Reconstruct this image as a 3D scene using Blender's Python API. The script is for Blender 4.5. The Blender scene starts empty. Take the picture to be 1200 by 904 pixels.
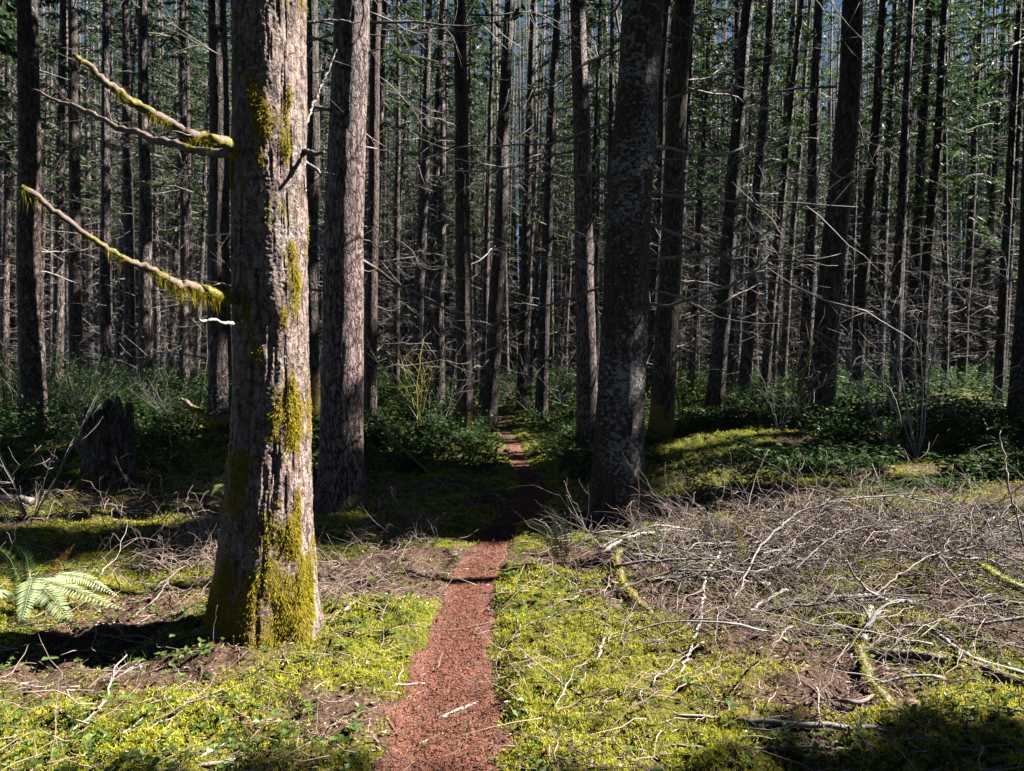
import bpy, math, random
import numpy as np
from mathutils import Vector, Matrix

# ------------------------------------------------------------------ camera, sky, sun, exposure
rng = np.random.default_rng(7)
random.seed(7)
scene = bpy.context.scene
COL = scene.collection
F = 870.0                      # focal length in pixels of the 1200 x 904 photograph
CAM = np.array([0.0, 0.0, 1.55])
PITCH = math.atan(17 / F)
cam = bpy.data.cameras.new('camera'); camo = bpy.data.objects.new('camera', cam); COL.objects.link(camo)
cam.sensor_width = 36; cam.lens = F / 1200 * 36; cam.clip_start = 0.05; cam.clip_end = 2000
camo.location = CAM; camo.rotation_euler = (math.pi / 2 - PITCH, 0, 0)
scene.camera = camo

ELEV = math.radians(42); AZ = math.radians(12)      # sun: from the right, a little ahead of the camera
SUN = np.array([math.cos(ELEV) * math.cos(AZ), math.cos(ELEV) * math.sin(AZ), math.sin(ELEV)])
world = bpy.data.worlds.new('World'); scene.world = world; world.use_nodes = True
wn = world.node_tree.nodes; wl = world.node_tree.links
sky = wn.new('ShaderNodeTexSky'); sky.sky_type = 'NISHITA'; sky.sun_disc = False
sky.sun_elevation = ELEV; sky.sun_rotation = math.pi / 2 - AZ
sky.air_density = .55; sky.dust_density = .2; sky.altitude = 900
wl.new(sky.outputs[0], wn['Background'].inputs[0]); wn['Background'].inputs[1].default_value = 0.05
sl = bpy.data.lights.new('sun', 'SUN'); sl.energy = 5.0; sl.angle = math.radians(0.5); sl.color = (1, 0.955, 0.89)
so = bpy.data.objects.new('sun', sl); COL.objects.link(so)
so.rotation_euler = Vector(SUN).to_track_quat('Z', 'Y').to_euler()
scene.view_settings.view_transform = 'Standard'; scene.view_settings.look = 'None'
scene.view_settings.exposure = 1.86; scene.view_settings.gamma = 1
scene.cycles.max_bounces = 4; scene.cycles.diffuse_bounces = 0; scene.cycles.glossy_bounces = 1
scene.cycles.transmission_bounces = 2; scene.cycles.transparent_max_bounces = 4
scene.cycles.use_denoising = True

# ------------------------------------------------------------------ noise
def _h(i, j, k):
    n = (i.astype(np.int64) * 374761393 + j.astype(np.int64) * 668265263 + k.astype(np.int64) * 2147483647) & 0xffffffff
    n = ((n ^ (n >> 13)) * 1274126177) & 0xffffffff
    n = ((n ^ (n >> 16)) * 2246822519) & 0xffffffff
    return ((n ^ (n >> 15)) & 0xffffff) / float(0xffffff)
def vnoise(x, y, z):
    x, y, z = np.broadcast_arrays(np.asarray(x, float), np.asarray(y, float), np.asarray(z, float))
    xi, yi, zi = np.floor(x), np.floor(y), np.floor(z)
    fx, fy, fz = x - xi, y - yi, z - zi
    fx = fx * fx * (3 - 2 * fx); fy = fy * fy * (3 - 2 * fy); fz = fz * fz * (3 - 2 * fz)
    r = 0
    for a in (0, 1):
        for b in (0, 1):
            for c in (0, 1):
                w = (fx if a else 1 - fx) * (fy if b else 1 - fy) * (fz if c else 1 - fz)
                r = r + w * _h(xi + a, yi + b, zi + c)
    return r
def fbm(x, y, z=0.0, o=4):
    s = 0; a = 0.5; t = 0
    for q in range(o):
        s = s + a * vnoise(x * 2 ** q + 13.7 * q, y * 2 ** q + 5.1 * q, np.asarray(z) * 2 ** q + 7.7 * q); t += a; a *= .5
    return s / t
def sstep(a, b, x):
    t = np.clip((np.asarray(x, float) - a) / (b - a), 0, 1); return t * t * (3 - 2 * t)

# ------------------------------------------------------------------ terrain and pixel helpers
TY = np.array([-30, 0, 2.87, 3.5, 4.42, 5.09, 6.0, 7.3, 8.7, 10.8, 14.2, 19, 30, 60])
TX = np.array([-.3, -.28, -.28, -.32, -.30, -.31, -.27, -.13, .22, .24, .10, -.1, -1.2, -5])
TW = np.array([.26, .26, .26, .245, .185, .165, .15, .155, .16, .15, .15, .15, .15, .15])
def trail_x(y): return np.interp(y, TY, TX)
def trail_w(y): return np.interp(y, TY, TW)
def terrain(x, y):
    x = np.asarray(x, float); y = np.asarray(y, float)
    t = np.abs(x - trail_x(y))
    z = sstep(7, 13.5, y) * .5 * sstep(.5, 4, t)
    z = z + .10 * sstep(.3, 1.6, x - 1.2) * sstep(4, 6, y) * (1 - sstep(8, 11, y))
    z = z + np.maximum(0, y - 18) * .022 + .00022 * np.maximum(0, y - 60) ** 2
    z = z + .06 * sstep(0, 1, (t - .25) * 2.5) * (fbm(x * .9, y * .9, 3.3, 3) - .35)
    z = z + (fbm(x * .16, y * .16, 9.1, 2) - .5) * .5 * sstep(9, 22, y)
    z = z - .05 * (1 - sstep(.10, .45, t)) + .07 * np.exp(-((x + 1.42) ** 2 + (y - 4.35) ** 2) / .16)
    z = z + .16 * np.exp(-(((x - 3.3) / 1.6) ** 2 + ((y - 11.8) / .5) ** 2)) + .12 * np.exp(-(((x - 2.5) / .9) ** 2 + ((y - 9.5) / .4) ** 2))
    return z
def P(px, py, d):
    cp, sp = math.cos(PITCH), math.sin(PITCH)
    u = (px - 600) / F; v = -(py - 452) / F
    return np.array([CAM[0] + d * u, CAM[1] + d * (cp + v * sp), CAM[2] + d * (-sp + v * cp)])
def G(px, py, h=0.0):
    """where the line of sight through a pixel meets the ground, raised by h"""
    d = 1.5
    while d < 60:
        p = P(px, py, d)
        if p[2] <= float(terrain(p[0], p[1])) + h: break
        d *= 1.01
    return p

def opening(gx, gy):  # made-up light layout that shapes the unseen crowns
    """floor spots chosen to be sunlit; unseen crowns are thinned to leave them open"""
    gx = np.asarray(gx, float); gy = np.asarray(gy, float)
    n = fbm(gx * 1.1, gy * 1.1, 1.7, 3) - .5
    lo = np.where(gx < -3.9, 1.4, np.where(gx < -2.6, 2.1, np.where(gx > .5, 3.02, 2.68))) + n * .5
    hi = np.where(gx > 1.0, 7.0, np.where(gx < -1.6, 5.6, 6.2)) + n * 1.7
    m = (gy > lo) & (gy < hi) & (gx < 6.2) & (gx > -11)
    m |= (np.abs(gy - (8.2 + (gx + 1.87) * SUN[1] / SUN[0])) < .62 + .3 * n) & (gx < -3.6 + n) & (gx > -9.5)
    for cx, cy, rx, ry in ((3.2, 11.7, 1.6, .5), (2.6, 9.4, 1.0, .35), (4.3, 12.2, 1.2, .5), (3.0, 10.0, 1.8, .6), (-3.3, 14.7, 1.2, .6), (-2.2, 16.3, 1.2, .45), (.35, 6.55, .9, .55), (-.75, 6.6, .6, .22), (.1, 9.0, .3, .2), (.15, 12.5, .5, .4), (-1.9, 13.5, 1.2, .8), (1.3, 14.5, 1.0, .6), (-3.9, 9.0, .8, .5), (-5.5, 9.3, 1.2, .4), (5.5, 9.5, .8, .6)):
        m |= ((gx - cx) / rx) ** 2 + ((gy - cy) / ry) ** 2 < 1 + n
    far = fbm(gx * .55, gy * .55, 4.4, 3)
    m |= (gy > 7.6) & (gy < 12.5) & (gx > 2.2) & (fbm(gx * 1.9, gy * 1.9, 8.8, 3) > .46)
    m |= (gy > 10.2) & (far > .555)
    m |= (gy > 8.0) & (gy <= 10.2) & (far > .60)
    m |= (gy > 7.4) & (gx < -1.6) & (fbm(gx * 1.6, gy * 1.6, 5.5, 3) > .56)
    m |= (gy > 6.4) & (gy < 12) & (fbm(gx * 3.1, gy * 3.1, 2.5, 2) > .70)
    m &= ~((np.abs(gy - (7.4 + (gx - 1.04) * SUN[1] / SUN[0])) < .36) & (gx < .95) & (gx > -3.4))     # the lichen trunk stands in shade up to head height
    m &= ~((gx < -1.3) & (gx > -9) & (gy > 6.5) & (gy < 9.6) & (np.abs(gy - (8.2 + (gx + 1.87) * SUN[1] / SUN[0])) > .45) & (fbm(gx * 2.6, gy * 2.6, 9.9, 2) < .62))
    m &= ~((gx > -1.3) & (gx < 1.4) & (gy > 7.15) & (gy < 11.8))     # the path dives into shade
    return m
def foot(p):
    k = p[..., 2] / SUN[2]
    return p[..., 0] - SUN[0] * k, p[..., 1] - SUN[1] * k

# ------------------------------------------------------------------ mesh building
class MB:
    def __init__(s): s.v = []; s.q = []; s.t = []; s.n = 0; s.qm = []; s.tm = []; s.attr = []
    def add(s, V, Q=None, T=None, mat=0):
        V = np.asarray(V, float).reshape(-1, 3)
        if Q is not None and len(Q): s.q.append(np.asarray(Q) + s.n); s.qm.append(np.full(len(Q), mat))
        if T is not None and len(T): s.t.append(np.asarray(T) + s.n); s.tm.append(np.full(len(T), mat))
        s.v.append(V); s.n += len(V)
    def mesh(s, name, mats, smooth=True):
        V = np.concatenate(s.v) if s.v else np.zeros((0, 3))
        Q = np.concatenate(s.q) if s.q else np.zeros((0, 4), int)
        T = np.concatenate(s.t) if s.t else np.zeros((0, 3), int)
        me = bpy.data.meshes.new(name)
        me.vertices.add(len(V)); me.vertices.foreach_set('co', V.astype(np.float32).ravel())
        me.loops.add(Q.size + T.size); me.loops.foreach_set('vertex_index', np.concatenate([Q.ravel(), T.ravel()]).astype(np.int32))
        me.polygons.add(len(Q) + len(T))
        st = np.concatenate([np.arange(len(Q)) * 4, Q.size + np.arange(len(T)) * 3]).astype(np.int32)
        me.polygons.foreach_set('loop_start', st)
        mi = np.concatenate(s.qm + s.tm) if (s.qm or s.tm) else np.zeros(0)
        me.polygons.foreach_set('material_index', mi.astype(np.int32))
        me.polygons.foreach_set('use_smooth', np.full(len(Q) + len(T), smooth))
        for m in (mats if isinstance(mats, (list, tuple)) else [mats]): me.materials.append(m)
        me.update(calc_edges=True)
        return me
    def build(s, name, mats, parent=None, smooth=True, **kw):
        return link(name, s.mesh(name, mats, smooth), parent, **kw)
def link(name, me, parent=None, loc=None, **kw):
    o = bpy.data.objects.new(name, me); COL.objects.link(o)
    if parent: o.parent = parent
    if loc is not None: o.location = loc
    for k, v in kw.items(): o[k] = v
    return o
def empty(name, loc, label, cat, group=None):
    o = bpy.data.objects.new(name, None); COL.objects.link(o); o.location = loc
    o.empty_display_size = .1; o['label'] = label; o['category'] = cat
    if group: o['group'] = group
    return o
def unit(a): a = np.asarray(a, float); return a / np.maximum(np.linalg.norm(a, axis=-1, keepdims=True), 1e-9)

def tubes(mb, pts, rad, sides=4, mat=0, rough=0.0):
    """N tubes at once: pts N,K,3 and rad N,K"""
    pts = np.asarray(pts, float); rad = np.asarray(rad, float)
    if pts.ndim == 2: pts = pts[None]
    if rad.ndim == 1: rad = rad[None]
    N, K, _ = pts.shape
    if N == 0: return
    tan = unit(np.gradient(pts, axis=1))
    ref = unit(np.cross(unit(pts[:, -1] - pts[:, 0]), np.array([.31, .55, .77])))[:, None, :]
    u = unit(ref - (ref * tan).sum(-1, keepdims=True) * tan); w = np.cross(tan, u)
    a = np.arange(sides) * 2 * math.pi / sides
    r = rad[:, :, None, None]
    if rough: r = r * (1 + rough * (rng.random((N, K, sides, 1)) - .5) * 2)
    ring = pts[:, :, None, :] + r * (np.cos(a)[None, None, :, None] * u[:, :, None, :] + np.sin(a)[None, None, :, None] * w[:, :, None, :])
    V = ring.reshape(-1, 3)
    idx = np.arange(N * K * sides).reshape(N, K, sides)
    A = idx[:, :-1]; B = idx[:, 1:]
    Q = np.stack([A, np.roll(A, -1, 2), np.roll(B, -1, 2), B], -1).reshape(-1, 4)
    n0 = len(V)
    tips = np.concatenate([pts[:, -1], pts[:, 0]]); V = np.concatenate([V, tips])
    e = idx[:, -1]; b = idx[:, 0]
    t1 = np.stack([e, np.roll(e, -1, 1), np.broadcast_to((n0 + np.arange(N))[:, None], e.shape)], -1).reshape(-1, 3)
    t2 = np.stack([np.roll(b, -1, 1), b, np.broadcast_to((n0 + N + np.arange(N))[:, None], b.shape)], -1).reshape(-1, 3)
    mb.add(V, Q, np.concatenate([t1, t2]), mat)
def curve(start, d, L, K=6, sag=0.0, wig=0.1, side=0.12):
    """N bent lines from start along d; sag bends down (negative up)"""
    start = np.asarray(start, float); d = unit(d); N = len(start); L = np.broadcast_to(L, (N,))
    t = np.linspace(0, 1, K)[None, :, None]
    Lc = L[:, None, None]
    sd = unit(np.cross(d, rng.normal(size=(N, 3))))[:, None, :] * side * rng.normal(size=(N, 1, 1))
    p = start[:, None, :] + d[:, None, :] * t * Lc + sd * t ** 2 * Lc
    p[:, :, 2] -= (np.broadcast_to(sag, (N,))[:, None] * t[:, :, 0] ** 2 * L[:, None])
    w = rng.normal(size=(N, K, 3)) * wig * Lc / K; w[:, 0] = 0
    return p + np.cumsum(w, 1) * .6
def strips(mb, base, d, L, W, nrm=None, mat=0, fold=0.0):
    """leaf-like pointed quads"""
    base = np.asarray(base, float); d = unit(d); N = len(base)
    if N == 0: return
    if nrm is None: nrm = rng.normal(size=(N, 3))
    sdv = unit(np.cross(d, nrm)); L = np.broadcast_to(L, (N,))[:, None]; W = np.broadcast_to(W, (N,))[:, None]
    up = np.cross(sdv, d)
    a = base; b = base + d * L * .45 + sdv * W * .5 + up * W * fold; c = base + d * L; e = base + d * L * .45 - sdv * W * .5 + up * W * fold
    V = np.stack([a, b, c, e], 1).reshape(-1, 3)
    i = np.arange(N) * 4
    if fold: mb.add(V, None, np.concatenate([np.stack([i, i + 1, i + 2], 1), np.stack([i, i + 2, i + 3], 1)]), mat)
    else: mb.add(V, np.stack([i, i + 1, i + 2, i + 3], 1), None, mat)

# ------------------------------------------------------------------ materials
def mat_new(name):
    m = bpy.data.materials.new(name); m.use_nodes = True
    nt = m.node_tree; b = nt.nodes['Principled BSDF']
    return m, nt, b
class NT:
    def __init__(s, nt): s.nt = nt
    def n(s, t, **kw):
        x = s.nt.nodes.new('ShaderNode' + t)
        for k, v in kw.items():
            if k in x.inputs: x.inputs[k].default_value = v
            else: setattr(x, k, v)
        return x
    def l(s, a, b): s.nt.links.new(a, b)
    def noise(s, vec, scale, detail=4, rough=.55):
        x = s.n('TexNoise'); x.inputs['Scale'].default_value = scale; x.inputs['Detail'].default_value = detail; x.inputs['Roughness'].default_value = rough
        s.l(vec, x.inputs['Vector']); return x.outputs[0]
    def ramp(s, f, stops):
        x = s.n('ValToRGB'); e = x.color_ramp.elements
        while len(e) < len(stops): e.new(.5)
        for q, (p, c) in zip(e, stops): q.position = p; q.color = (*c, 1) if len(c) == 3 else c
        s.l(f, x.inputs[0]); return x.outputs[0]
    def mix(s, f, a, b):
        x = s.n('Mix', data_type='RGBA')
        for sock, v in ((x.inputs[0], f), (x.inputs[6], a), (x.inputs[7], b)):
            if hasattr(v, 'is_linked'): s.l(v, sock)
            elif isinstance(v, (int, float)): sock.default_value = v
            else: sock.default_value = (*v, 1)
        return x.outputs[2]
    def math(s, op, a, b=0.0):
        x = s.n('Math', operation=op)
        for sock, v in ((x.inputs[0], a), (x.inputs[1], b)):
            if hasattr(v, 'is_linked'): s.l(v, sock)
            else: sock.default_value = v
        return x.outputs[0]
    def mapping(s, vec, sc):
        x = s.n('Mapping'); x.inputs['Scale'].default_value = sc; s.l(vec, x.inputs['Vector']); return x.outputs[0]
    def bump(s, h, b, strength=.6, dist=.02):
        x = s.n('Bump'); x.inputs['Strength'].default_value = strength; x.inputs['Distance'].default_value = dist
        s.l(h, x.inputs['Height']); s.l(x.outputs[0], b.inputs['Normal'])
def g3(v): return (v, v, v)

def bark_mat(name, dark, light, lichen=.0, moss=.0, flake=False, attr=False, mosscol=(.21, .16, .018), size=1.0, lowmoss=0.0, wet=.65, lift=0.0, brown=(.20, .115, .075)):
    m, nt, b = mat_new(name); t = NT(nt)
    co = t.n('TexCoord').outputs['Object']
    oi = t.n('ObjectInfo').outputs['Random']
    off = t.n('VectorMath', operation='ADD'); t.l(co, off.inputs[0])
    cx = t.n('CombineXYZ'); t.l(t.math('MULTIPLY', oi, 37.0), cx.inputs[2]); t.l(cx.outputs[0], off.inputs[1])
    co2 = off.outputs[0]
    vs = t.mapping(co2, (1, 1, .22)); hs = t.mapping(co2, (1, 1, 2.6))
    crack = t.noise(vs, 26 / size, 5, .65)
    fine = t.noise(hs if flake else vs, (60 if flake else 80) / size, 4, .7)
    big = t.noise(co2, 3.5 / size, 4, .6)
    warp = t.n('TexNoise'); warp.inputs['Scale'].default_value = 14 / size; warp.inputs['Detail'].default_value = 3; t.l(co2, warp.inputs['Vector'])
    wv = t.n('VectorMath', operation='SCALE'); t.l(warp.outputs[1], wv.inputs[0]); wv.inputs['Scale'].default_value = .09 * size
    wa = t.n('VectorMath', operation='ADD'); t.l(co2, wa.inputs[0]); t.l(wv.outputs[0], wa.inputs[1])
    vor = t.n('TexVoronoi', feature='DISTANCE_TO_EDGE'); vor.inputs['Scale'].default_value = 17 / size
    t.l(t.mapping(wa.outputs[0], (1, 1, .38 if flake else .28)), vor.inputs['Vector'])
    plate = t.ramp(vor.outputs[0], [(.0, g3(0)), (.10, g3(.75)), (.3, g3(1))])
    h = t.math('ADD', t.math('MULTIPLY', crack, .75), t.math('MULTIPLY', fine, .65))
    h = t.math('ADD', h, t.math('MULTIPLY', t.math('SUBTRACT', plate, .85), .22 if flake else .32))
    col = t.ramp(h, [(.50 - lift, dark), (.66 - lift, tuple(.62 * a + .38 * c for a, c in zip(dark, light))), (.80 - lift, light), (.92 - lift, tuple(min(1, c * 1.45) for c in light))])
    tone = t.ramp(big, [(.3, g3(.55)), (.7, g3(1.15))])
    mm = t.n('Mix', data_type='RGBA', blend_type='MULTIPLY'); mm.inputs[0].default_value = 1; t.l(col, mm.inputs[6]); t.l(tone, mm.inputs[7]); col = mm.outputs[2]
    col = t.mix(t.ramp(t.noise(hs, 7 / size, 6, .7), [(.42, g3(0)), (.62, g3(.75))]), col, t.mix(t.ramp(h, [(.5, g3(0)), (.85, g3(1))]), tuple(c * .8 for c in dark), brown))
    if lichen:
        ln = t.math('ADD', t.noise(t.mapping(co2, (1, 1, 1.5)), 20 / size, 8, .72), t.math('MULTIPLY', t.math('SUBTRACT', t.noise(co2, 1.9, 3), .5), .45)); k = .66 - .12 * lichen
        col = t.mix(t.ramp(ln, [(k, g3(0)), (k + .05, g3(1))]), col, (.42, .40, .37))
    mossy = t.mix(t.ramp(t.noise(co2, 70, 4), [(.35, g3(0)), (.65, g3(1))]), tuple(c * .4 for c in mosscol), mosscol)
    if moss or lowmoss:
        sx = t.n('SeparateXYZ'); t.l(co, sx.inputs[0])
        f = t.math('ADD', t.noise(co2, 2.3, 6, .65), t.math('MULTIPLY', t.math('SUBTRACT', 1.0, t.math('MINIMUM', sx.outputs[2], 1.6)), lowmoss))
        k = .72 - .2 * moss
        col = t.mix(t.ramp(f, [(k, g3(0)), (k + .07, g3(1))]), col, mossy)
    if attr:
        at = t.n('Attribute', attribute_name='moss').outputs['Fac']
        f = t.math('ADD', at, t.math('MULTIPLY', t.math('SUBTRACT', t.noise(co2, 45, 5, .7), .5), .9))
        col = t.mix(t.ramp(f, [(.42, g3(0)), (.55, g3(1))]), col, mossy)
    t.l(col, b.inputs['Base Color']); b.inputs['Roughness'].default_value = wet
    b.inputs['Specular IOR Level'].default_value = .35
    t.bump(h, b, 1.0, .03 * size)
    return m

def leaf_mat(name, c1, c2, trans=.35, rough=.45, c3=None, spec=.4, patch=0.0):
    m, nt, b = mat_new(name); t = NT(nt)
    r = t.n('NewGeometry').outputs['Random Per Island']
    oi = t.n('ObjectInfo').outputs['Random']
    rr = t.math('FRACT', t.math('ADD', r, t.math('MULTIPLY', oi, .3)))
    if patch:
        pn = t.noise(t.n('NewGeometry').outputs['Position'], 2.4, 4, .6)
        rr = t.math('ADD', t.math('MULTIPLY', rr, 1 - patch), t.math('MULTIPLY', t.math('SUBTRACT', pn, .3), 2.2 * patch))
    stops = [(0, c1), (.85 if c3 else 1, c2)] + ([(.95, c3)] if c3 else [])
    col = t.ramp(rr, stops)
    t.l(col, b.inputs['Base Color']); b.inputs['Roughness'].default_value = rough; b.inputs['Specular IOR Level'].default_value = spec
    tr = t.n('BsdfTranslucent'); t.l(col, tr.inputs[0])
    mx = t.n('MixShader'); mx.inputs[0].default_value = trans
    t.l(b.outputs[0], mx.inputs[1]); t.l(tr.outputs[0], mx.inputs[2]); t.l(mx.outputs[0], nt.nodes['Material Output'].inputs[0])
    return m
def wood_mat(name, c1, c2, moss=0.0, scale=30, rough=.75):
    m, nt, b = mat_new(name); t = NT(nt)
    co = t.n('TexCoord').outputs['Object']; r = t.n('NewGeometry').outputs['Random Per Island']
    n = t.noise(co, scale, 5, .65)
    col = t.ramp(t.math('ADD', t.math('MULTIPLY', n, .6), t.math('MULTIPLY', r, .5)), [(.25, c1), (.8, c2)])
    if moss:
        mo = t.mix(t.ramp(t.noise(co, 60, 4), [(.35, g3(0)), (.65, g3(1))]), (.04, .035, .006), (.30, .25, .02))
        f = t.noise(co, 5, 5, .6); k = .66 - .25 * moss
        col = t.mix(t.ramp(f, [(k, g3(0)), (k + .07, g3(1))]), col, mo)
    t.l(col, b.inputs['Base Color']); b.inputs['Roughness'].default_value = rough; t.bump(n, b, .5, .006)
    return m

M = {}
M['spruce'] = bark_mat('spruce_bark', (.020, .011, .008), (.54, .385, .335), lift=.06, brown=(.34, .20, .13), lichen=.75, moss=0, flake=True, attr=True, size=.8, mosscol=(.30, .21, .012))
M['fir'] = bark_mat('fir_bark', (.014, .008, .008), (.40, .29, .27), lift=.03, brown=(.26, .155, .105), lichen=0.0, moss=.45, size=.9, lowmoss=.12)
M['spotted'] = bark_mat('lichen_bark', (.012, .009, .008), (.12, .09, .082), lichen=.9, moss=.1, size=1.0, flake=True, lowmoss=.1)
M['bark'] = bark_mat('conifer_bark', (.009, .006, .005), (.17, .125, .115), lichen=.25, moss=.35, size=1.2, lowmoss=.09)
M['mossbark'] = bark_mat('mossy_bark', (.011, .008, .006), (.15, .12, .09), lichen=.1, moss=.95, size=1.2, lowmoss=.25, mosscol=(.26, .17, .02))
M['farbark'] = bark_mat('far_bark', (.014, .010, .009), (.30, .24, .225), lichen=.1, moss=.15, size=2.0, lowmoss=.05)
M['twig'] = wood_mat('dead_branch_wood', (.05, .04, .034), (.40, .35, .31), moss=.2)
M['moss_branch'] = wood_mat('mossy_branch_wood', (.04, .026, .02), (.24, .17, .13), moss=.66)
M['pale'] = wood_mat('weathered_wood', (.20, .165, .14), (.52, .46, .40), moss=.1)
M['brownwood'] = wood_mat('fallen_branch_bark', (.05, .032, .026), (.30, .22, .19), moss=.35)
M['redwood'] = wood_mat('rotten_red_wood', (.09, .028, .014), (.32, .13, .07))
M['brush'] = wood_mat('brushwood_twigs', (.035, .022, .017), (.50, .36, .30), moss=0)
M['moss_tuft'] = leaf_mat('moss_tufts', (.24, .32, .035), (.82, .76, .06), .45, .8, (.42, .30, .05), spec=.1, patch=.58)
M['moss_hang'] = leaf_mat('hanging_moss', (.15, .14, .01), (.55, .44, .025), .4, .9, (.22, .24, .03), spec=.05, patch=.4)
M['herb'] = leaf_mat('small_herb_leaves', (.06, .13, .025), (.22, .30, .06), .4, .4, (.40, .42, .16), patch=.3)
M['salal'] = leaf_mat('evergreen_shrub_leaves', (.018, .05, .015), (.055, .11, .025), .4, .6, (.13, .19, .045), spec=.15)
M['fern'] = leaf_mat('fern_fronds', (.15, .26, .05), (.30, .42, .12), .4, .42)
M['fern_lit'] = leaf_mat('lit_painted_fern_fronds', (.34, .46, .20), (.55, .62, .36), .35, .35)  # fern green made paler, with sunlight and sheen put into the colour
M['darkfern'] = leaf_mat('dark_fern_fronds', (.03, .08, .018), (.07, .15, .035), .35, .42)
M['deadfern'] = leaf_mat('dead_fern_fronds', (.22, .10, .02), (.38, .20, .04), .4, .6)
M['yellowleaf'] = leaf_mat('yellow_leaves', (.45, .42, .02), (.60, .55, .04), .5, .5)
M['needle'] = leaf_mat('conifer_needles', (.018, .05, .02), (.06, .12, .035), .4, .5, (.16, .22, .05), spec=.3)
M['needle_lit'] = leaf_mat('lit_painted_conifer_needles', (.022, .06, .018), (.075, .14, .035), .42, .5, (.17, .23, .06), spec=.3)  # lighter copy of the needles, sunlight put into the colour
M['chips'] = leaf_mat('bark_chips', (.08, .026, .016), (.32, .13, .088), .05, .8, (.60, .45, .36), spec=.15, patch=.42)
M['litter'] = leaf_mat('needle_litter', (.04, .022, .016), (.28, .17, .12), .1, .8, (.58, .47, .38), spec=.15)

def ground_mat():
    m, nt, b = mat_new('forest_floor'); t = NT(nt)
    co = t.n('NewGeometry').outputs['Position']
    at = t.n('Attribute', attribute_name='moss').outputs['Fac']
    n1 = t.noise(co, 55, 6, .7); n2 = t.noise(co, 9, 5, .6)
    soil = t.ramp(n1, [(.32, (.02, .012, .008)), (.55, (.12, .07, .048)), (.75, (.32, .21, .15))])
    mo = t.mix(t.ramp(n2, [(.35, g3(0)), (.65, g3(1))]), (.06, .085, .012), (.30, .27, .018))
    mo = t.mix(t.ramp(n1, [(.38, g3(0)), (.62, g3(1))]), (.03, .035, .008), mo)
    f = t.math('ADD', at, t.math('MULTIPLY', t.math('SUBTRACT', n1, .5), .5))
    col = t.mix(t.ramp(f, [(.40, g3(0)), (.58, g3(1))]), soil, mo)
    t.l(col, b.inputs['Base Color']); b.inputs['Roughness'].default_value = .9; b.inputs['Specular IOR Level'].default_value = .15
    t.bump(n1, b, .8, .02); return m
def trail_mat():
    m, nt, b = mat_new('bark_mulch'); t = NT(nt)
    co = t.n('NewGeometry').outputs['Position']
    vo = t.n('TexVoronoi'); vo.inputs['Scale'].default_value = 120; t.l(t.mapping(co, (1, .55, 1)), vo.inputs['Vector'])
    n = t.noise(co, 160, 4, .7)
    f = t.math('ADD', t.math('MULTIPLY', vo.outputs[0], .5), t.math('MULTIPLY', n, .6))
    col = t.ramp(f, [(.25, (.04, .016, .011)), (.5, (.15, .058, .038)), (.75, (.31, .155, .11))])
    col = t.mix(t.ramp(t.noise(co, 4, 3), [(.4, g3(0)), (.7, g3(1))]), col, (.17, .075, .055))
    t.l(col, b.inputs['Base Color']); b.inputs['Roughness'].default_value = .9; b.inputs['Specular IOR Level'].default_value = .15
    t.bump(f, b, .8, .012); return m
M['ground'] = ground_mat(); M['trail'] = trail_mat()

# ------------------------------------------------------------------ the ground
def mossiness(x, y):
    t = np.abs(x - trail_x(y)) / trail_w(y)
    m = fbm(x * 1.3, y * 1.3, 6.2, 4) * 1.5 - .14
    m = m - .55 * np.exp(-(((x + 1.1) / .7) ** 2 + ((y - 5.6) / .9) ** 2))          # litter left of the trail
    m = m - .28 * np.exp(-(((x - 3.0) / 1.8) ** 2 + ((y - 5.9) / 1.0) ** 2))        # litter under the brush
    m = m - .5 * np.exp(-(((x + .75) / .22) ** 2 + ((y - 3.35) / .3) ** 2))
    m = m + .35 * np.exp(-(((x + .75) / .4) ** 2 + ((y - 4.2) / .5) ** 2)) + .25 * np.exp(-(((x - .4) / .5) ** 2 + ((y - 4.1) / .9) ** 2))
    m = m + .4 * np.exp(-(((x - 3.2) / 1.4) ** 2 + ((y - 11.7) / .6) ** 2)) + .4 * np.exp(-(((x - 2.5) / .9) ** 2 + ((y - 9.5) / .4) ** 2))
    m = m * sstep(.75, 1.3, t + .8 * (fbm(x * 7, y * 7, 8.8, 3) - .5) + .9 * (fbm(x * 2.2, y * 2.2, 3.8, 2) - .5))
    return np.clip(m, 0, 1)
def micro(x, y):
    t = np.abs(x - trail_x(y)) / trail_w(y)
    k = sstep(.95, 1.5, t)
    c = fbm(x * 9, y * 9, 1.1, 3) - .5
    c2 = 1 - np.abs(vnoise(x * 17, y * 17, 5.0) * 2 - 1)
    return k * (.085 * c + .10 * (fbm(x * 3.4, y * 3.4, 4.1, 2) - .5) + .022 * c2 * mossiness(x, y) + .012)
def grow(a, step, end, g):
    r = [a]
    while abs(r[-1]) < abs(end): r.append(r[-1] + step); step *= g
    return r
xs = np.array(sorted(set(np.round(np.arange(-4.6, 4.6, .022), 4)) | set(grow(4.6, .03, 420, 1.06)) | set(grow(-4.6, -.03, -420, 1.06))))
ys = np.array(sorted(set(np.round(np.arange(2.4, 7.0, .02), 4)) | set(grow(7.0, .025, 430, 1.018)) | set(grow(2.4, -.05, -60, 1.1))))
X, Y = np.meshgrid(xs, ys)
Z = terrain(X, Y) + micro(X, Y)
mb = MB(); idx = np.arange(X.size).reshape(X.shape)
mb.add(np.stack([X, Y, Z], -1).reshape(-1, 3), np.stack([idx[:-1, :-1], idx[:-1, 1:], idx[1:, 1:], idx[1:, :-1]], -1).reshape(-1, 4))
g = mb.build('ground', M['ground'], kind='structure')
a = g.data.attributes.new('moss', 'FLOAT', 'POINT'); a.data.foreach_set('value', mossiness(X, Y).astype(np.float32).ravel())
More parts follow.
